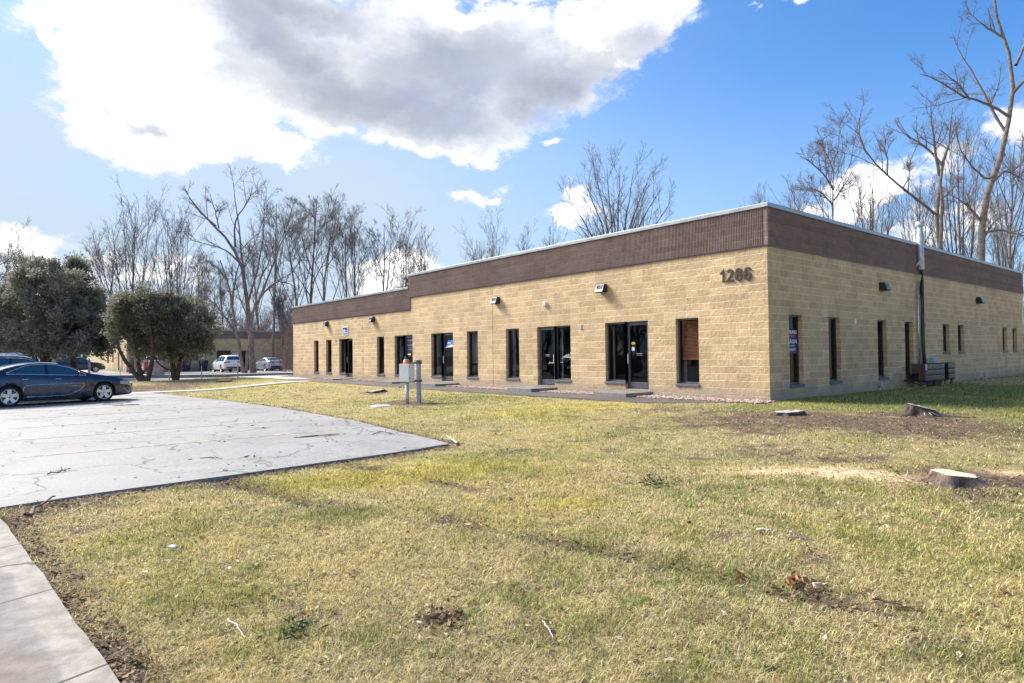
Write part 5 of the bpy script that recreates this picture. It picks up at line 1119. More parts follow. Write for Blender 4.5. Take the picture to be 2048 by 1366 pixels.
# ---------------------------------------------------------------- stumps and fallen wood
def stump(label, px, py, rad, h, tilt, seed, fresh, squash=.8, flare=1., lobes=5, rot=0.):
    rg = np.random.default_rng(seed); c = GT(px, py); t = thing('tree_stump', label, 'tree stump', (c[0], c[1], float(Tg(c[0], c[1]))), -YAW+rot, 'tree stumps in the lawn')
    n = 96; th = np.arange(n)*2*math.pi/n; ph = rg.uniform(0, 6.28, 4)
    lob = 1+.07*np.cos(2*th+ph[0])+.06*np.cos(3*th+ph[1])+.04*np.cos(lobes*th+ph[2]); root = np.clip(.5+.5*np.cos(lobes*th+ph[2]+.5*np.sin(th)), 0, 1)**1.6*(.6+.6*np.cos(th-.4)**2)
    hs = [-.10, -.03, 0., .02, .045, .08, .12] + list(np.linspace(.15, h, 5)) if h > .17 else [-.10, -.03, 0., .015, .03, .05, h*.75, h]; rings = []
    for k, z in enumerate(hs):
        F = flare*(.18+.95*root)*math.exp(-max(z, -.03)/(.055 if fresh else .045)); rid = 1+.018*np.sin(th*23+3*math.sin(z*30))+.03*(vn(th*4, 0*th+z*25, seed)-.5)+.03*(vn(th*13, 0*th+z*40, seed+1)-.5)
        r = rad*lob*(1+F)*(rid if k < len(hs)-1 else 1+.01*np.sin(th*23)); x = r*np.cos(th); y = r*np.sin(th)*squash; q = max(0, z)/h
        zz = z+(tilt[0]*x+tilt[1]*y)*q**2+.012*(vn(th*7, 0*th+z*20, seed+2)-.5)*(1 if k < len(hs)-1 else .2); rings.append([(a, b2, c2) for a, b2, c2 in zip(x, y, zz+0*x)])
    mb = MB(); mb.grid([r_+[r_[0]] for r_ in rings]); mb.build('bark', M['stump_bark'] if fresh else M['bark_dark'], t)
    top = MB(); tp = np.array(rings[-1]); ctr = tp.mean(0); R_ = [tp+[0, 0, .001]]
    for f_ in (.96, .75, .5, .25, .02): R_.append(ctr+(tp-ctr)*f_+np.stack([0*th, 0*th, .004+(.006 if fresh else .03)*(vn(th*3, 0*th+f_*9, seed+4)-.5)*(f_ < .9)], 1))
    top.grid([[tuple(p) for p in r_]+[tuple(r_[0])] for r_ in R_], False); top.build('cut_face', M['cut'] if fresh else M['grey_cut'], t)
    if not fresh and h > .15:
        for k in range(3):
            q = MB(); a = -1.9+.45*k; q.tube([(.02, -rad*.5, h*.55), (rad*.8*math.cos(a), rad*.9*math.sin(a), .06), (rad*1.3*math.cos(a), rad*1.3*math.sin(a), .01)], [.016, .014, .008], 6); q.build('root', M['stake'], t)
    return t
def ring_mat(name, c1, c2, sc_):
    m, nt, b = newmat(name); w = nt.nodes.new('ShaderNodeTexWave'); w.wave_type = 'RINGS'; w.rings_direction = 'Z'; w.inputs['Scale'].default_value = sc_; w.inputs['Distortion'].default_value = 2.5; w.inputs['Detail'].default_value = 4; w.inputs['Detail Scale'].default_value = 2.; P = opos(nt); nt.links.new(P, w.inputs['Vector'])
    col = mixc(nt, w.outputs['Fac'], c1, c2); col = mixc(nt, mapr(nt, noise(nt, P, 7., 5, .7), .5, .68, 0, .6), col, tuple(x*.62 for x in c1)); nt.links.new(col, b.inputs['Base Color']); b.inputs['Roughness'].default_value = .85
    nt.links.new(bump(nt, noise(nt, P, 60., 4, .7), .5, .006), b.inputs['Normal']); return m
M['cut'] = ring_mat('fresh_cut_rings', (.80, .62, .42), (.70, .50, .30), 9.); M['grey_cut'] = ring_mat('weathered_rings', (.46, .43, .39), (.33, .30, .27), 8.)
M['stump_bark'] = mat('stump_bark', (.16, .12, .098), .95, 0, .45, 9., .9, 26, .03, .1, wear=((.28, .25, .23), 5., .6))
stump('large freshly cut stump with a pale orange top, at the right of the lawn', 1908, 966, .22, .12, (-.10, .06), 81, True, .8, 1.15, 5, .1)
stump('low weathered grey stump in the mulch straight out from the building corner', 1578, 830, .26, .075, (.05, .02), 82, False, .75, .35, 7)
stump('weathered grey stump with a raised split top near the side wall', 1842, 829, .25, .175, (-.25, .1), 83, False, .7, 1.5, 6)
stump('low dark rotten stump in the grass left of the white cabinet', 752, 785, .26, .09, (.1, .1), 84, False, .8, .8, 6)
stump('small flat cut stump in the lawn by the far road', 449, 764, .38, .1, (0, 0), 85, False, .8, .15, 5)
# tall stump on the planting strip
b = D(312, 750, 50.5); t = thing('tall_tree_stump', 'tall grey bark-covered stump standing on the strip between two evergreen stems', 'tree stump', (b[0], b[1], .1)); rg = np.random.default_rng(9)
mb = MB(); n = 40; th = np.arange(n)*2*math.pi/n; rings = []
for z in np.linspace(0, 1.12, 8):
    r = (.5+.09*math.exp(-z*6))*(1+.05*np.sin(th*11+z)+.04*np.sin(th*5)); rings.append([(a, b2, z+.04*math.sin(3*c2)) for a, b2, c2 in zip(r*np.cos(th), r*np.sin(th), th)])
mb.grid([r_+[r_[0]] for r_ in rings]); mb.poly(rings[-1]); mb.build('bark', mat('grey_bark', (.3, .26, .24), .95, 0, .4, 7., .9, 20, .03), t)
def stick(name, label, pts, r, m, cat='stick', twigs=0, seed=1, grp=None):
    rg = np.random.default_rng(seed); P = np.array(pts); L = [(resample(P, 8, rg, r*1.2), np.linspace(r, r*.5, 8), 6)]
    for _ in range(twigs):
        i = rg.integers(1, 7); p = L[0][0][i]; dd = rg.normal(0, 1, 3); dd[2] = abs(dd[2])*.25; Q_, _ = wander(rg, p, dd/np.linalg.norm(dd), rg.uniform(.1, .3)*np.linalg.norm(P[-1]-P[0]), 4, .2, 0); Q_[:, 2] = np.maximum(Q_[:, 2], P[:, 2].min()); L.append((Q_, np.linspace(r*.6, r*.25, 4), 4))
    b = P.mean(0); L = [(p-b, r_, k) for p, r_, k in L]; o = link(name, tube_mesh(name, L), m, None, label=label, category=cat); o.location = b
    if grp: o['group'] = grp
def gp(px, py, dz=.02):
    p = GT(px, py); p = np.array(p); p[2] = (LOTZ if in_lot(p[0], p[1]) else float(Tg(p[0], p[1])))+dz; return p
a = gp(914, 889, .02); c = gp(893, 880, .09)
stick('broken_stake', 'short white broken stake leaning at the tip of the parking lot', [a, c], .017, M['whitewood'], 'stake')
mb = MB(); mb.lathe([(.001, .05), (.035, .05), (.045, -.03)], 8, Matrix.Translation(gp(915, 891, 0))); mb.build('ground_clod', M['bark_dark'], None, label='dark clod of earth at the foot of the white broken stake', category='clod')
stick('fallen_twig', 'brown branched twig lying on the parking lot near its tip', [gp(745, 874, .02), gp(765, 868, .03), (gp(790, 874, .02))], .009, M['bark_dark'], 'twig', 6, 3, 'fallen twigs')
stick('fallen_twig', 'dark knotted twig on the left part of the parking lot', [gp(95, 955, .015), gp(120, 950, .02), gp(140, 944, .015)], .009, M['bark_dark'], 'twig', 7, 4, 'fallen twigs')
stick('fallen_twig', 'small dark twig on the parking lot above the nearest bay line end', [gp(400, 922, .015), gp(425, 921, .02), gp(445, 923, .015)], .006, M['bark_dark'], 'twig', 3, 5, 'fallen twigs')
stick('fallen_branch', 'rotten brown branch on the bare edge where lot and lawn meet at left', [gp(50, 1040, .04), gp(80, 1020, .05), gp(110, 1005, .04)], .016, M['bark'], 'branch', 3, 6)
stick('fallen_twig', 'thin pale twig in the grass below the left part of the lot', [gp(140, 1036, .03), gp(170, 1020, .05), gp(195, 1008, .03)], .006, M['stake'], 'twig', 2, 7, 'fallen twigs')
stick('fallen_twig', 'grey twig lying across the grass below the sawdust trail', [gp(1570, 1080, .03), gp(1600, 1088, .04), gp(1632, 1092, .03)], .006, M['bark'], 'twig', 2, 8, 'fallen twigs')
stick('fallen_twig', 'longer grey twig right of the brown leaf clump', [gp(1620, 1120, .03), gp(1650, 1130, .035), gp(1680, 1142, .03)], .007, M['bark'], 'twig', 3, 9, 'fallen twigs')
stick('fallen_twig', 'crooked pale twig in the lower left grass', [gp(455, 1250, .03), gp(475, 1265, .04), gp(490, 1285, .03)], .005, M['whitewood'], 'twig', 3, 10, 'fallen twigs')
stick('fallen_twig', 'pale twig at the bottom of the lawn under the middle', [gp(1085, 1250, .03), gp(1098, 1268, .04), gp(1106, 1282, .03)], .004, M['whitewood'], 'twig', 2, 11, 'fallen twigs')
stick('fallen_twig', 'dark twig in the worn patch at the lower right', [gp(1745, 1205, .03), gp(1790, 1215, .04), gp(1835, 1228, .03)], .007, M['bark_dark'], 'twig', 4, 12, 'fallen twigs')
stick('wood_splinter', 'pale flat wood splinter lying in the grass right of centre', [gp(1515, 1068, .03), gp(1550, 1072, .035)], .014, M['whitewood'], 'splinter', 0, 13)
stick('wood_splinter', 'chunky pale wood piece beside the brown leaf clump', [gp(1628, 1180, .03), gp(1655, 1178, .04)], .012, M['stake'], 'splinter', 0, 14)
mb = MB(); p = gp(346, 1100, .02); mb.box(-.035, .035, -.02, .02, -.01, .02, Matrix.Translation(p) @ Matrix.Rotation(.6, 4, 'Z') @ Matrix.Rotation(.2, 4, 'X')); mb.build('white_stone', M['cover'], None, bevel=.008, label='small white stone in the grass left of centre', category='stone')
def leafpile(px, py, r, n, label, cols, up=.03, seed=1, name='leaf_clump', ln=(.03, .06), wr=.6):
    rg = np.random.default_rng(seed); c = gp(px, py, 0); P = rg.normal(0, 1, (n, 3))*[r*.5, r*.5, up*.5]; P[:, 2] = abs(P[:, 2])+.01
    d = rg.normal(0, 1, (n, 3))*[1, 1, .5]; d /= np.linalg.norm(d, axis=1, keepdims=True); s_ = np.cross(d, rg.normal(0, 1, (n, 3))); s_ /= np.linalg.norm(s_, axis=1, keepdims=True); L = rg.uniform(*ln, n)[:, None]
    V = np.stack([P, P+d*L*.5+s_*L*wr*.5, P+d*L, P+d*L*.5-s_*L*wr*.5], 1).reshape(-1, 3); cc = np.array(cols)[rg.integers(0, len(cols), n)]*(.7+.6*rg.random((n, 1)))
    o = link(name, np_mesh(name, V, np.arange(n*4).reshape(-1, 4), None, False, np.repeat(cc, 4, 0)), M['litter'], label=label, category='leaves'); o.location = c
BRN = [(.3, .13, .06), (.2, .1, .06), (.38, .2, .1)]; GRN = [(.06, .11, .045), (.09, .14, .05), (.05, .08, .04)]
leafpile(1588, 1168, .09, 40, 'clump of curled brown oak leaves in the grass right of centre', BRN, .06, 1)
leafpile(895, 1238, .13, 60, 'dark leaf clump in the bare hole at the bottom centre-left', [(.12, .07, .05), (.2, .12, .08)], .03, 2)
leafpile(590, 1268, .13, 130, 'sprig of green evergreen needles in the lower left grass', GRN, .05, 3, 'evergreen_sprig', (.03, .08), .18)
leafpile(1308, 972, .22, 160, 'sprig of green evergreen needles in the middle of the lawn', GRN, .08, 4, 'evergreen_sprig', (.04, .1), .18)
leafpile(1490, 1155, .05, 14, 'few orange-brown leaves left of the brown leaf clump', BRN, .04, 5)
leafpile(540, 991, .04, 6, 'single orange leaf in the grass below the middle of the lot edge', [(.5, .16, .05)], .04, 6)
# marker stakes
for px, pt, pb, r, lb in ((338.5, 740, 764, .025, 'thin grey stake left of the round evergreen stems'), (403, 731, 760, .025, 'thin pale stake right of the round evergreen'), (475.5, 727, 757, .025, 'pale stake in front of the white car'),
                          (240.5, 733, 757, .02, 'thin stake left of the leaning evergreen trunk'), (178.5, 719, 760, .07, 'thick pale post in front of the dark far car')):
    p = GT(px, pb); dp = float((p-CAM)@FW); h_ = (pb-pt)*dp/F_PX; mb = MB(); mb.box(-r, r, -r, r, -.2, h_-.05); mb.add([(-r, -r, h_-.05), (r, -r, h_-.05), (r, r, h_-.05), (-r, r, h_-.05), (0, 0, h_)], [(0, 1, 4), (1, 2, 4), (2, 3, 4), (3, 0, 4)])
    o = mb.build('marker_stake', M['stake'], None, label=lb, category='stake', group='marker stakes along the lawn edge'); o.location = p

# ---------------------------------------------------------------- cars
def car(label, cat, name, pos, ang, spec, pnt, group=None, detail=True):
    """pos = ground point under the rear axle centre; x runs forward from the rear axle, z up from the ground"""
    S = spec; t = thing(name, label, cat, pos, ang, group)
    I = lambda tab, s: float(np.interp(s, [a for a, _ in tab], [b for _, b in tab]))
    sm = lambda tab, s: (I(tab, s-.06)+2*I(tab, s)+I(tab, s+.06))/4
    top = lambda s: sm(S['top'], s); belt = lambda s: min(sm(S['belt'], s), top(s)-.035); bot = lambda s: I(S['bot'], s); Wd = lambda s: I(S['w'], s)
    def edge(s): h = top(s)-belt(s); return Wd(s)*(.93-.24*min(1, h/.46)), belt(s)+h*.86
    def side(s, z):                                    # half width of the skin at (s, z)
        b0, b1 = bot(s), belt(s)
        if z <= b1:
            q = (z-b0)/max(.01, b1-b0); return Wd(s)*float(np.interp(q, [0, .12, .45, .78, .93, 1], [.93, .972, 1., .985, .955, .93]))
        e, ez = edge(s); return Wd(s)*.93+(e-Wd(s)*.93)*(z-b1)/max(.01, ez-b1)
    s0, s1 = S['top'][0][0], S['top'][-1][0]; st = np.concatenate([np.linspace(s0, s0+.15, 5), np.linspace(s0+.2, s1-.2, 64), np.linspace(s1-.15, s1, 6)])
    P = []
    for s in st:
        b0, b1, e = bot(s), belt(s), edge(s); row = [(s, 0, b0+.01), (s, side(s, b0)*.9, b0)]
        row += [(s, side(s, b0+(b1-b0)*q), b0+(b1-b0)*q) for q in (.04, .15, .3, .45, .6, .72, .8, .88, .95, 1.)]
        row += [(s, side(s, b1+(e[1]-b1)*q), b1+(e[1]-b1)*q) for q in (.3, .65, 1.)]
        h = top(s)-e[1]; row += [(s, e[0]*.94, e[1]+h*.45), (s, e[0]*.8, e[1]+h*.72), (s, e[0]*.5, e[1]+h*.93), (s, 0, top(s))]
        P.append(row+[(a, -b, c) for a, b, c in row[-2:0:-1]])
    mb = MB(); n = len(P[0]); mb.add([p for r in P for p in r], [(i*n+j, i*n+(j+1) % n, (i+1)*n+(j+1) % n, (i+1)*n+j) for i in range(len(P)-1) for j in range(n)], True)
    mb.poly(P[0]); mb.poly(P[-1]); me = mb.mesh('body'); bm = bmesh.new(); bm.from_mesh(me); bmesh.ops.remove_doubles(bm, verts=bm.verts, dist=1e-4); bmesh.ops.recalc_face_normals(bm, faces=bm.faces); bm.to_mesh(me); bm.free()
    o = bpy.data.objects.new('body', me); COL.objects.link(o); me.materials.append(M[pnt]); me.materials.append(M['black'])
    wb, rw = S['wb'], S['rw']; cut = MB(); k = 28
    for sx in (0, wb):
        for sg in (-1, 1):
            w_ = Wd(sx); y0, y1 = sorted((sg*(w_-.26), sg*(w_+.2))); a = [2*math.pi*i/k for i in range(k)]
            vs = [(sx+(rw+.045)*math.cos(x), y0, rw+.02+(rw+.045)*math.sin(x)) for x in a]+[(sx+(rw+.045)*math.cos(x), y1, rw+.02+(rw+.045)*math.sin(x)) for x in a]
            cut.add(vs, [tuple(range(k-1, -1, -1)), tuple(range(k, 2*k))]+[(i, (i+1) % k, k+(i+1) % k, k+i) for i in range(k)])
    cm = cut.mesh('cut'); bm = bmesh.new(); bm.from_mesh(cm); bmesh.ops.recalc_face_normals(bm, faces=bm.faces); bm.to_mesh(cm); bm.free(); co_ = bpy.data.objects.new('cut', cm); COL.objects.link(co_)
    cm.materials.append(M['black'])
    bo = o.modifiers.new('b', 'BOOLEAN'); bo.operation = 'DIFFERENCE'; bo.object = co_; bo.solver = 'EXACT'; bo.material_mode = 'TRANSFER'
    bpy.context.view_layer.update(); m2 = bpy.data.meshes.new_from_object(o.evaluated_get(bpy.context.evaluated_depsgraph_get())); o.modifiers.clear(); o.data = m2; m2.name = 'body'
    bpy.data.objects.remove(co_); o.parent = t
    o['label'] = o.get('label', '') or ''; del o['label']
    # side windows
    for sg in (-1, 1):
        for a, b, mg in S['win']:
            ss = np.linspace(a, b, 16 if detail else 8); lo, hi = [], []
            for s in ss:
                z0 = belt(s)+.03; e = edge(s); z1 = e[1]-.035
                if 'wlim' in S: z1 = min(z1, I(S['wlim'], s))
                z1 = max(z1, z0+.004); lo.append((s, z0)); hi.append((s, z1))
            g = [[(s, sg*(side(s, z0+(z1-z0)*q)+.006), z0+(z1-z0)*q) for q in (0, .5, 1)] for (s, z0), (_, z1) in zip(lo, hi)]
            w_ = MB(); w_.grid(g if sg < 0 else [r[::-1] for r in g]); wo_ = w_.build('side_window', M['car_glass'], t)
        if S.get('trim'):
            a, b = S['win'][0][0], S['win'][-1][1]; ss = np.linspace(a-.05, b+.04, 26); up = []
            for s in ss:
                e = edge(s); z1 = max(min(e[1]-.02, I(S['wlim'], s)+.012 if 'wlim' in S else 9), belt(s)+.02); up.append((s, sg*(side(s, z1)+.008), z1))
            dn = [(s, sg*(side(s, belt(s)+.016)+.008), belt(s)+.016) for s in ss]
            w_ = MB(); w_.tube(up, .010, 5); w_.tube(dn, .010, 5); w_.build('window_trim', M['chrome'], t)
    def patch(nm, a, b, m, k0=.93, lift=.008):
        rows = []
        for s in np.linspace(a, b, 10):
            e = edge(s); h = top(s)-e[1]; ys = np.linspace(-1, 1, 13)*k0
            rows.append([(s, y*e[0], e[1]+h*float(np.interp(abs(y), [0, .5, .8, .94, 1], [1, .93, .72, .45, 0]))+lift) for y in ys])
        w_ = MB(); w_.grid(rows); w_.build(nm, m, t)
    patch('windscreen', *S['ws'], M['car_glass'])
    if 'rg' in S: patch('rear_window', *S['rg'], M['car_glass'])
    # wheels
    rr = rw*.75
    for sx in (0, wb):
        for sg in (-1, 1):
            w_ = Wd(sx)-.02; Mx = Matrix.Translation((sx, sg*(w_-.11), rw)) @ Matrix.Rotation(-sg*math.pi/2, 4, 'X')
            q = MB(); q.lathe([(rr*.96, -.10), (rw*.93, -.11), (rw, -.07), (rw, .07), (rw*.93, .105), (rr*1.03, .10), (rr*.98, .085), (rr*.96, -.1)], 32, Mx); wo_ = q.build('wheel', M['tyre'], t)
            q = MB(); q.lathe([(rr*1.0, .09), (rr*.99, .102), (rr*.91, .098), (rr*.87, .05)], 32, Mx); q.lathe([(.001, .08), (rr*.2, .078), (rr*.24, .05)], 14, Mx)
            ns = S.get('spokes', 5)
            for k_ in range(ns):
                for off in ((-.10, .10) if detail else (0,)):
                    A = 2*math.pi*k_/ns+.3; c_, s_ = math.cos(A), math.sin(A); wi = .028 if detail else .045
                    pts = [(rr*.16, -wi+off*.25), (rr*.9, -wi*.9+off*rr*1.15), (rr*.9, wi*.9+off*rr*1.15), (rr*.16, wi+off*.25)]
                    v3 = [Mx @ Vector((x*c_-y*s_, x*s_+y*c_, .088 if i in (1, 2) else .075)) for i, (x, y) in enumerate(pts)]; v4 = [Mx @ Vector((x*c_-y*s_, x*s_+y*c_, .05)) for i, (x, y) in enumerate(pts)]
                    q.add(v3+v4, [(0, 1, 2, 3), (0, 4, 5, 1), (3, 2, 6, 7)])
            q.build('rim', M['rim'], wo_)
            q = MB(); q.lathe([(.001, .03), (rr*.96, .03)], 24, Mx, False); q.build('brake_disc', M['bronze'], wo_)
    # lamps and plates
    for sg in (-1, 1):
        a, b, z0, z1 = S['hl']; q = MB(); g = []
        for s in np.linspace(a, b, 7):
            zz = (lambda f: [z0+(z1-z0)*.0+(s-a)/(b-a)*(-.07)+x*(z1-z0)*(1-.35*(1-(s-a)/(b-a))) for x in f])((0, .5, 1)); g.append([(s+.008, sg*(side(s, z)+.007), z) for z in zz])
        q.grid(g); q.build('headlight', M['headlight'], t)
        a, b, z0, z1 = S['tl']; q = MB(); q.grid([[(s, sg*(side(s, z)+.006), z) for z in (z0, (z0+z1)/2, z1)] for s in np.linspace(a, b, 5)])
        y1_ = side(s0+.02, (z0+z1)/2); q.grid([[(s0-.012, sg*y1_*f, z) for z in (z0+.02, (z0+z1)/2, z1)] for f in (1., .8, .52)], False); q.build('taillight', M['taillight'], t)
        q = MB(); ms = S['mir']; zz = belt(ms)+.06; y = side(ms, belt(ms)); q.lathe([(.001, -.075), (.05, -.06), (.075, 0), (.055, .06), (.001, .075)], 10, Matrix.Translation((ms, sg*(y+.12), zz+.03)) @ Matrix.Scale(1.2, 4, (0, 1, 0)) @ Matrix.Scale(.75, 4, (1, 0, 0))); q.tube([(ms, sg*(y-.02), zz-.05), (ms, sg*(y+.08), zz)], .018, 6)
        q.build('mirror', M[pnt] if pnt not in ('p_black',) else M['p_black'], t)
        if detail:
            q = MB(); q.tube([(ms-.02, sg*(y+.05), zz-.03), (ms-.02, sg*(y+.2), zz-.02)], .012, 6); q.build('mirror_trim', M['chrome'], t)
            for hs, hz in S['handles']:
                q = MB(); y = side(hs, hz); q.tube([(hs-.09, sg*(y+.004), hz), (hs-.07, sg*(y+.03), hz), (hs+.07, sg*(y+.03), hz), (hs+.09, sg*(y+.004), hz)], .013, 6); q.build('door_handle', M['chrome'], t)
            for js in S['gaps']:
                q = MB(); q.tube([(js+.02*math.sin(z*3), sg*(side(js, z)+.0015), z) for z in np.linspace(bot(js)+.07, belt(js), 9)], .004, 4, smooth=False); q.build('door_gap', M['black'], t)
            if 'mould' in S:
                q = MB(); q.tube([(s, sg*(side(s, z)+.003), z) for s, z in S['mould']], .008, 5); q.tube([(s, sg*(side(s, z)+.004), z) for s, z in S['sill_crease']], .008, 5); q.build('side_moulding', M['chrome'], t)  # bright tubes stand in for light catching the body creases
                q = MB(); q.tube([(s, sg*(side(s, z)+.006), z) for s, z in S['fog']], [.008, .014, .014, .01, .006], 6); q.build('fog_trim', M['chrome'], t)
                q = MB(); q.grid([[(s, sg*(side(s, z)+.009), z) for z in (.73+.0*s, .76)] for s in (s1-.48, s1-.36)]); q.build('amber_marker', M['amber'], t)
    if S.get('rails'):
        for sg in (-1, 1):
            q = MB(); q.tube([(-.45, sg*.60, 1.70), (-.4, sg*.6, 1.78), (1.35, sg*.6, 1.79), (1.45, sg*.6, 1.71)], .025, 6); q.build('roof_rail', M['chrome'], t)
    q = MB(); q.box(s0-.02, s0-.005, -.16, .16, S['pz'], S['pz']+.12); q.build('rear_plate', M['plate'], t)
    q = MB(); q.box(s1+.004, s1+.02, -.17, .17, .36, .48); q.build('front_plate', M['plate'], t)
    q = MB(); q.box(s1-.02, s1+.006, -.45, .45, .32, .62); q.build('grille', M['black'], t)
    q = MB(); w0 = Wd(s0+.1); q.box(s0-.012, s0+.1, -w0*.8, w0*.8, S['bot'][0][1]-.0, S['bot'][0][1]+.14); q.build('lower_bumper', M['black'], t)
    return t
SEDAN = dict(top=[(-1.02, .72), (-.98, .98), (-.9, 1.06), (-.7, 1.10), (-.45, 1.16), (-.15, 1.26), (.25, 1.37), (.65, 1.445), (1.03, 1.468), (1.4, 1.435), (1.75, 1.33), (2.1, 1.17), (2.38, 1.04), (2.7, .985), (3.1, .92), (3.45, .83), (3.72, .74), (3.9, .62), (4.0, .46)],
             belt=[(-1.02, .7), (-.9, .98), (-.3, 1.06), (.3, 1.05), (1., 1.01), (1.8, .97), (2.4, .94), (3., .86), (3.45, .77), (3.72, .69), (4.0, .42)],
             bot=[(-1.02, .42), (-.8, .26), (-.4, .2), (.4, .17), (2.4, .17), (3.3, .18), (3.8, .2), (4.0, .26)],
             w=[(-1.02, .68), (-.9, .80), (-.5, .90), (.3, .925), (2.3, .925), (3., .915), (3.4, .86), (3.7, .78), (3.88, .66), (4.0, .52)],
             wb=2.84, rw=.335, win=[(-.03, .15, 0), (.19, 1.02, 0), (1.12, 2.22, 0)], wlim=[(-.1, 1.09), (.15, 1.2), (.5, 1.33), (1., 1.40), (1.5, 1.35), (1.9, 1.19), (2.25, .99)], trim=True, ws=(1.5, 2.32), rg=(-.55, .3),
             hl=(3.38, 3.76, .63, .77), tl=(-.98, -.7, .8, .96), mir=2.0, handles=[(.42, .89), (1.38, .87)], gaps=(.28, 1.08, 2.2), pz=.6, spokes=5,
             mould=[(.35, .36), (.36, .55), (.42, .66), (.6, .70), (1.2, .70), (1.8, .70), (2.2, .69), (2.18, .62), (2.1, .52), (2., .44), (1.85, .38)], sill_crease=[(.45, .30), (1., .29), (1.6, .30), (1.85, .36)], fog=[(3.55, .46), (3.6, .38), (3.67, .33), (3.76, .32), (3.84, .34)])
SUV = dict(top=[(-1.05, .8), (-1.02, 1.2), (-.95, 1.42), (-.75, 1.66), (-.4, 1.72), (.4, 1.75), (1.2, 1.735), (1.6, 1.68), (2., 1.45), (2.4, 1.18), (2.9, 1.12), (3.4, 1.02), (3.65, .88), (3.75, .6)],
           belt=[(-1.05, .78), (-.95, 1.08), (0, 1.1), (1.5, 1.06), (2.4, 1.05), (3., .99), (3.4, .9), (3.75, .58)], bot=[(-1.05, .42), (-.8, .32), (.3, .27), (2.8, .27), (3.4, .28), (3.75, .34)],
           w=[(-1.05, .8), (-.9, .9), (-.4, .95), (2.6, .95), (3.2, .9), (3.5, .8), (3.75, .6)], wb=2.78, rw=.36, win=[(-.62, .15, 0), (.22, 1.02, 0), (1.1, 2.05, 0)], trim=False, ws=(1.68, 2.36), rg=(-1.0, -.8),
           hl=(3.3, 3.62, .78, .92), tl=(-1.03, -.8, .95, 1.08), mir=1.95, handles=[(.35, .98), (1.25, .96)], gaps=(.2, 1.06, 2.1), pz=.72)
FSED = dict(SEDAN, trim=False, wlim=[(-.1, 1.12), (.15, 1.25), (.5, 1.36), (1., 1.41), (1.5, 1.36), (1.9, 1.2), (2.25, 1.0)], pz=.72, tl=(-.98, -.75, .84, .96))
for k_ in ('mould', 'sill_crease', 'fog'): FSED.pop(k_)
A_ = G(18, 816); B_ = G(212, 804); u = (B_-A_)[:2]; u /= np.linalg.norm(u); rgt = np.array([u[1], -u[0]]); c_ = A_[:2]-rgt*.83
car('dark navy fastback sedan parked at the left edge of the lot, nose to the right', 'car', 'parked_sedan', (c_[0], c_[1], LOTZ), math.atan2(u[1], u[0]), SEDAN, 'p_black')
car('dark wagon behind the navy sedan with only its roof and side windows showing', 'car', 'parked_wagon', (-22.0, -16.35, LOTZ), math.radians(91), dict(SUV, trim=True, rails=True), 'p_slate')
t = thing('roof_rack', 'pale roof rail end on the dark wagon behind the sedan', 'roof rail', (-21.75, -16.0, LOTZ+1.70), math.radians(92)) if False else None
fz = -.085
def rear_at(px, py, z=fz): p = G(px, py, z); return p
def park(label, name, pxl, pxr, py, spec, pnt, ang=180, grp='cars parked at the far building'):
    p = rear_at((pxl+pxr)/2, py); a = math.radians(ang); s0 = spec['top'][0][0]; return car(label, 'car', name, (p[0]-math.cos(a)*(s0-.0), p[1]-math.sin(a)*(s0-.0), fz), a, spec, pnt, grp, False)
park('white crossover seen from behind, parked behind the twin-stemmed street tree', 'parked_crossover', 446, 489, 744.5, SUV, 'p_white', 180)
park('silver sedan seen from behind, parked alone beside the brush', 'parked_sedan', 539, 568, 741.8, FSED, 'p_silver', 180)
park('red car mostly hidden behind the tall bark stump and the evergreen stems', 'parked_hatchback', 287, 331, 747.5, SUV, 'p_red', 180)
p = G(192, 744.5, fz); car('dark crossover seen from the side behind the evergreens, nose to the right', 'car', 'parked_crossover', (p[0]-.95, p[1]-2.78, fz), math.radians(90), SUV, 'p_slate', 'cars parked at the far building', False)

# ---------------------------------------------------------------- far building
FX = -71.14; fb = thing('far_building', 'low tan block building with a brown band across the far parking lot', 'building', (FX, 5, 0)); fb.location = (0, 0, 0)
FB0 = 3.64; FT0 = 4.52; pr_ = lambda u, d, z: (FX-d, u, z)
fops = [(5.38, 6.99, 1.06, 2.25), (1.2, 3.43, 1.15, 2.2), (8.16, 9.1, .02, 2.24), (-1.2, .1, 1.1, 2.2)]
wall('wall', 'R', -3.75, 13.05, -.3, FB0, fops, M['block_far'], fb, p=pr_)
wall('wall', 'L', -100, FX, -.3, FB0, [(-74.2, -73.6, .1, 2.2), (-76.6, -75.6, .1, 2.2), (-80.5, -79.5, 1.0, 2.2), (-84.5, -83., .9, 2.2)], M['block_far'], fb, p=lambda u, d, z: (u, -3.75+d, z))
wall('wall', 'L', -100, FX, -.3, FT0, [], M['block_far'], fb, p=lambda u, d, z: (u, 13.05-d, z))
mb = MB(); mb.box(FX-.1, FX+.03, -3.78, 13.08, FB0, FT0); mb.box(-100, FX-.1, -3.78, -3.65, FB0, FT0); mb.build('parapet_band', M['band'], fb)
mb = MB(); mb.box(FX-.3, FX+.07, -3.82, 13.12, FT0, FT0+.1); mb.box(-100, FX-.3, -3.82, -3.5, FT0, FT0+.1); mb.build('coping', M['coping'], fb)
mb = MB(); mb.box(-100, FX-.1, -3.65, 13.04, FT0-.4, FT0-.35); mb.build('roof', M['roof'], fb)
mb = MB(); mb.box(-99, FX-.6, -3.2, 12.8, .0, 3.4); mb.build('interior_partition', M['dark_room'], fb)
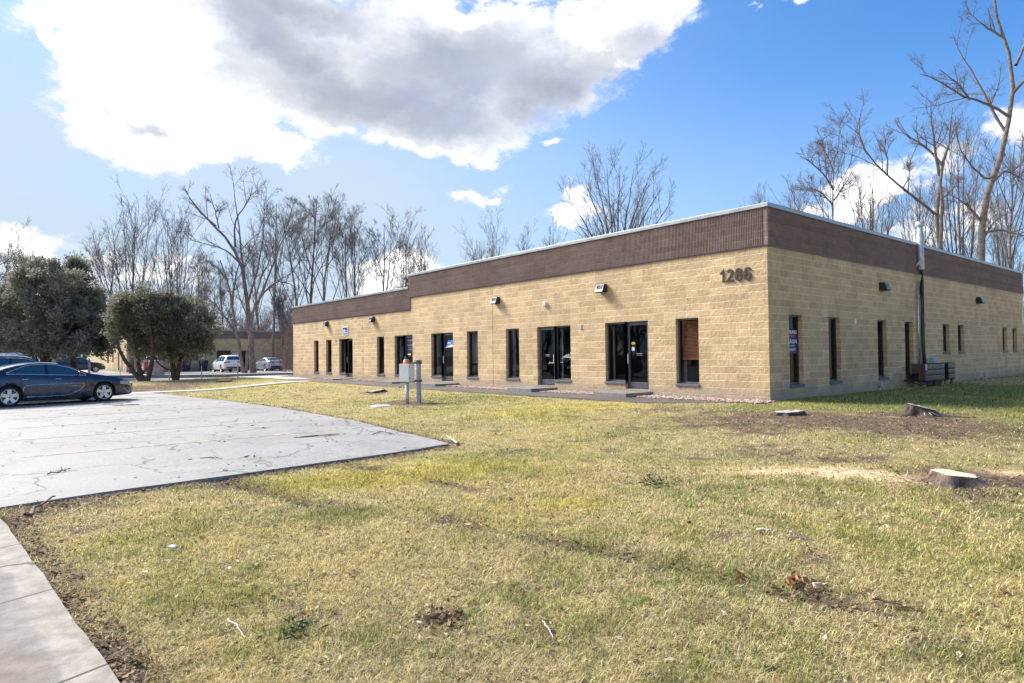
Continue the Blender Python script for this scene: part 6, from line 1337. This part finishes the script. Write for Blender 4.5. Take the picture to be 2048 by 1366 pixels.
for a, b_, z0, z1 in fops:
    mb = MB(); 
    for y0, y1, c, d in ((a, a+.06, z0, z1), (b_-.06, b_, z0, z1), (a+.06, b_-.06, z1-.06, z1), (a+.06, b_-.06, z0, z0+.06)): mb.box(FX-.16, FX-.1, y0, y1, c, d)
    if z0 > .5: mb.box(FX-.16, FX-.1, (a+b_)/2-.03, (a+b_)/2+.03, z0+.06, z1-.06)
    f = mb.build('window' if z0 > .5 else 'door', M['bronze'], fb); link('pane', np_mesh('pane', [(FX-.13, a, z0), (FX-.13, b_, z0), (FX-.13, b_, z1), (FX-.13, a, z1)], [[0, 1, 2, 3]]), M['glass'], f)
for a, b_, z0, z1 in [(-74.2, -73.6, .1, 2.2), (-76.6, -75.6, .1, 2.2), (-80.5, -79.5, 1.0, 2.2), (-84.5, -83., .9, 2.2)]:
    mb = MB(); mb.box(a, a+.06, -3.65, -3.6, z0, z1); mb.box(b_-.06, b_, -3.65, -3.6, z0, z1); f = mb.build('window' if z0 > .5 else 'door', M['bronze'], fb); link('pane', np_mesh('pane', [(a, -3.62, z0), (b_, -3.62, z0), (b_, -3.62, z1), (a, -3.62, z1)], [[0, 1, 2, 3]]), M['glass'], f)
mb = MB(); mb.lathe([(.15, 4.1), (.15, 4.8), (.25, 4.82), (.25, 5.), (.001, 5.05)], 12, Matrix.Translation((-74, 8.5, 0))); mb.build('roof_vent', M['galv'], None, label='small pale vent on the far building roof', category='vent')
for (px, py), lb in (((367, 739), 'dark navy wheeled bin at the far wall, half behind the round evergreen'), ((408.5, 738), 'dark navy wheeled bin standing right of the round evergreen')):
    dp = 73.3; b = D(px, py, dp); t = thing('wheeled_bin', lb, 'bin', (FX+1.0, b[1], fz), 0, 'wheeled bins at the far building')
    mb = MB(); mb.add([(-.3, -.3, .05), (.3, -.3, .05), (.3, .3, .05), (-.3, .3, .05), (-.4, -.42, 1.1), (.42, -.42, 1.1), (.42, .42, 1.1), (-.4, .42, 1.1)], [(0, 3, 2, 1), (4, 5, 6, 7), (0, 1, 5, 4), (1, 2, 6, 5), (2, 3, 7, 6), (3, 0, 4, 7)]); mb.build('body', M['bin'], t, bevel=.02)
    mb = MB(); mb.grid([[(x, -.45, z), (x, .45, z)] for x, z in ((-.45, 1.12), (-.3, 1.2), (.1, 1.24), (.47, 1.12))]); mb.box(-.46, .48, -.46, .46, 1.09, 1.125); mb.build('lid', M['bin'], t)
    for y in (-.3, .3):
        mb = MB(); mb.lathe([(.001, -.03), (.12, -.03), (.12, .03), (.001, .03)], 12, Matrix.Translation((-.3, y, .12)) @ Matrix.Rotation(math.pi/2, 4, 'X')); mb.build('wheel', M['black'], t)
p = G(127, 741, fz); t = thing('utility_cabinet', 'pale green ground transformer cabinet left of the dark crossover', 'cabinet', (p[0], p[1]-1.2, fz), 0)
mb = MB(); mb.box(-.8, .8, -1.15, 1.15, 0, 1.35); mb.build('cabinet', M['greenbox'], t, bevel=.03); mb = MB(); mb.box(-.85, .85, -1.2, 1.2, 1.35, 1.42); mb.build('lid', M['greenbox'], t, bevel=.02)
for (px, py), lb in (((473, 711), 'small pale parking sign on the far wall above the white crossover'), ((405, 712), 'pale blue sign on the far wall above the right-hand bin')):
    dp = 76.8 if px > 440 else 74; b = onX(px, py, FX+.05); mb = MB(); mb.box(FX+.02, FX+.05, b[1]-.2, b[1]+.2, b[2]-.28, b[2]+.28); o = mb.build('parking_sign', M['white'], None, label=lb, category='sign', group='signs on the far wall')
    mb = MB(); mb.box(FX+.051, FX+.056, b[1]-.1, b[1]+.1, b[2]-.05, b[2]+.18); mb.build('symbol', M['sky_blue'], o)

# ---------------------------------------------------------------- sky, sun, camera
SUN_AZ, SUN_EL = math.radians(-110), math.radians(40)      # azimuth from +Y towards +X
def px_dir(px, py):
    d = ray(px, py); d = d/np.linalg.norm(d); return math.atan2(d[0], d[1]), math.asin(d[2])
W = bpy.data.worlds.new('World'); SC.world = W; W.use_nodes = True; nt = W.node_tree
for n in list(nt.nodes): nt.nodes.remove(n)
sky = nt.nodes.new('ShaderNodeTexSky'); sky.sky_type = 'NISHITA'; sky.sun_disc = False
sky.sun_elevation = SUN_EL; sky.sun_rotation = SUN_AZ; sky.altitude = 100; sky.air_density = 1.0; sky.dust_density = .7; sky.ozone_density = 2.5
tc = nt.nodes.new('ShaderNodeTexCoord').outputs['Generated']
nrm = nt.nodes.new('ShaderNodeVectorMath'); nrm.operation = 'NORMALIZE'; nt.links.new(tc, nrm.inputs[0]); DIR = nrm.outputs[0]
sp = nt.nodes.new('ShaderNodeSeparateXYZ'); nt.links.new(DIR, sp.inputs[0])
m_ = lambda op, a, b=None, c=None, cl=False: math_(nt, op, a, b, c, cl)
AZ = m_('ARCTAN2', sp.outputs[0], sp.outputs[1]); EL = m_('ARCSINE', sp.outputs[2])
def wnoise(scale, detail, rough=.6, dist=0., col=False, off=(0, 0, 0), st=(1, 1, 1.6)):
    mp = nt.nodes.new('ShaderNodeMapping'); mp.inputs['Scale'].default_value = st; mp.inputs['Location'].default_value = off; nt.links.new(DIR, mp.inputs[0])
    n = nt.nodes.new('ShaderNodeTexNoise'); n.inputs['Scale'].default_value = scale; n.inputs['Detail'].default_value = detail; n.inputs['Roughness'].default_value = rough; n.inputs['Distortion'].default_value = dist
    nt.links.new(mp.outputs[0], n.inputs['Vector']); return n.outputs['Color'] if col else n.outputs[0]
w1 = nt.nodes.new('ShaderNodeSeparateXYZ'); nt.links.new(wnoise(5., 7, .62, 0, True), w1.inputs[0])
AZw = m_('MULTIPLY_ADD', m_('SUBTRACT', w1.outputs[0], .5), .24, AZ); ELw = m_('MULTIPLY_ADD', m_('SUBTRACT', w1.outputs[1], .5), .18, EL)
def blobs(lst, A=AZw, E=ELw):
    out = None
    for px, py, rx, ry, rot, s_ in lst:
        a0, e0 = px_dir(px, py); a1, _ = px_dir(px+rx, py); a2, _ = px_dir(px-rx, py); _, e1 = px_dir(px, py-ry); _, e2 = px_dir(px, py+ry)
        ra = abs(a1-a2)/2; re = abs(e1-e2)/2; cr, sr = math.cos(math.radians(rot)), math.sin(math.radians(rot))
        da = m_('SUBTRACT', A, a0); de = m_('SUBTRACT', E, e0)
        u = m_('ADD', m_('MULTIPLY', da, cr/ra), m_('MULTIPLY', de, sr/ra)); v = m_('ADD', m_('MULTIPLY', da, -sr/re), m_('MULTIPLY', de, cr/re))
        q = m_('ADD', m_('MULTIPLY', u, u), m_('MULTIPLY', v, v)); f = m_('ADD', m_('MAXIMUM', m_('SUBTRACT', 1., q), -1.5), s_-1.)
        out = f if out is None else m_('MAXIMUM', out, f)
    return out
cl = blobs([(720, 120, 640, 170, 0, 1.2), (350, 215, 250, 125, 0, 1.1), (1215, 60, 175, 130, 25, 1.), (480, 300, 210, 60, -4, .8), (80, 75, 90, 30, -30, .8), (150, 130, 90, 45, -35, .8),
            (1000, 225, 210, 70, 12, .8), (850, 255, 240, 55, 0, .8), (650, -120, 900, 120, 0, 1.), (945, 392, 85, 32, 0, .55), (1120, 292, 42, 22, 0, .5),
            (1150, 440, 100, 36, 4, .7), (1700, 400, 150, 60, 8, .62), (1850, 350, 130, 70, 20, .5), (2000, 290, 90, 130, 25, .42), (1880, 470, 260, 50, 0, .5), (1620, 430, 90, 50, 0, .5),
            (60, 500, 190, 60, 0, .5), (300, 550, 260, 60, 0, .35), (760, 560, 120, 50, 0, .6), (-200, 250, 230, 260, 0, .9), (1575, 5, 70, 26, 0, .32), (1480, 45, 26, 14, 0, .25)])
n_big = wnoise(9., 12, .62, .2); n_fine = wnoise(30., 10, .66, .3, off=(3, 1, 2)); n_soft = wnoise(5., 5, .5, .3, off=(1, 4, 2))
den = m_('ADD', cl, m_('ADD', m_('MULTIPLY', m_('SUBTRACT', n_big, .5), 2.0), m_('MULTIPLY', m_('SUBTRACT', n_fine, .5), 1.35)))
alpha = mapr(nt, den, -.12, .6)
behind = mapr(nt, sp.outputs[1], -.15, -.45)                 # unseen bright clouds added at the viewer's back to fill the shaded walls
alpha = m_('MAXIMUM', alpha, m_('MULTIPLY', mapr(nt, n_big, .46, .56), behind))
# grey belly of the big cloud where it is thickest
gr = blobs([(560, 60, 190, 110, -30, 1.), (760, 185, 330, 80, -6, 1.1), (1120, 160, 170, 105, 0, 1.), (900, 130, 300, 90, 0, 1.), (1290, 70, 110, 70, 0, .55), (270, 225, 60, 22, -20, .6), (600, 0, 160, 80, 0, 1.)])
grn = m_('ADD', gr, m_('ADD', m_('MULTIPLY', m_('SUBTRACT', n_big, .5), 1.7), m_('MULTIPLY', m_('SUBTRACT', n_soft, .5), 1.6)))
gmask = mapr(nt, grn, -.5, 1.6, smooth=False)
WHITE = (10., 9.9, 9.8); GREY = (1.55, 1.7, 2.15)
lum = mapr(nt, wnoise(11., 8, .6, .3, off=(7, 2, 0)), .3, .7, 1.15, .85)
mid_c = mixc(nt, 1., (3.7, 3.8, 4.0), mapc(nt, n_big, .3, .7, .8, 1.25), 'MULTIPLY')
edge_l = mapc(nt, den, .0, 1.1, .40, 1.)
ccol = mixc(nt, mapr(nt, gmask, 0, .3), mixc(nt, 1., mixc(nt, behind, WHITE, (17., 16.6, 16.2)), edge_l, 'MULTIPLY'), mid_c); ccol = mixc(nt, mapr(nt, gmask, .2, .85), ccol, mixc(nt, 1., GREY, mapc(nt, n_soft, .3, .7, .82, 1.3), 'MULTIPLY'))
# thin veil: brighter towards the sun side and the horizon
ga, ge = px_dir(330, 420); dd = m_('SUBTRACT', AZ, ga); de = m_('SUBTRACT', EL, ge)
glow = m_('EXPONENT', m_('MULTIPLY', m_('ADD', m_('MULTIPLY', m_('MULTIPLY', dd, dd), 2.6), m_('MULTIPLY', m_('MULTIPLY', de, de), 7.)), -1.))
veil = m_('ADD', m_('MULTIPLY', glow, .98), m_('MULTIPLY', mapr(nt, EL, .42, -.02), .62), cl=True)
veil = m_('MULTIPLY', veil, m_('MULTIPLY_ADD', wnoise(3., 6, .6, .5, off=(5, 0, 0)), .5, .72), cl=True)
tint = mixc(nt, 1., sky.outputs[0], (.31, .62, .90), 'MULTIPLY')
base = mixc(nt, veil, tint, (2.5, 3.05, 3.7))
out = mixc(nt, m_('MULTIPLY', alpha, .96), base, ccol)
bg = nt.nodes.new('ShaderNodeBackground'); bg.inputs['Strength'].default_value = .10; nt.links.new(out, bg.inputs['Color'])
wo = nt.nodes.new('ShaderNodeOutputWorld'); nt.links.new(bg.outputs[0], wo.inputs[0])
W.cycles.sampling_method = 'MANUAL'; W.cycles.sample_map_resolution = 512
sl = bpy.data.lights.new('sun', 'SUN'); sl.energy = 3.8; sl.angle = math.radians(22); sl.color = (1., .93, .82)
so = bpy.data.objects.new('sun', sl); COL.objects.link(so)
sd = Vector((math.sin(SUN_AZ)*math.cos(SUN_EL), math.cos(SUN_AZ)*math.cos(SUN_EL), math.sin(SUN_EL)))
so.rotation_euler = (sd).to_track_quat('Z', 'Y').to_euler(); so.location = (-30, -10, 40)
cd = bpy.data.cameras.new('camera'); co = bpy.data.objects.new('camera', cd); COL.objects.link(co)
cd.sensor_width = 36; cd.lens = F_PX/2048*36; cd.clip_start = .05; cd.clip_end = 3000
co.matrix_world = Matrix(((RT[0], UP[0], -FW[0], CAM[0]), (RT[1], UP[1], -FW[1], CAM[1]), (RT[2], UP[2], -FW[2], CAM[2]), (0, 0, 0, 1)))
SC.camera = co
SC.view_settings.view_transform = 'Standard'; SC.view_settings.look = 'None'; SC.view_settings.gamma = 1; SC.view_settings.exposure = 1.35; SC.view_settings.use_curve_mapping = False
SC.cycles.use_denoising = True; SC.cycles.max_bounces = 6; SC.cycles.transparent_max_bounces = 12; SC.cycles.sample_clamp_indirect = 6; SC.render.film_transparent = False
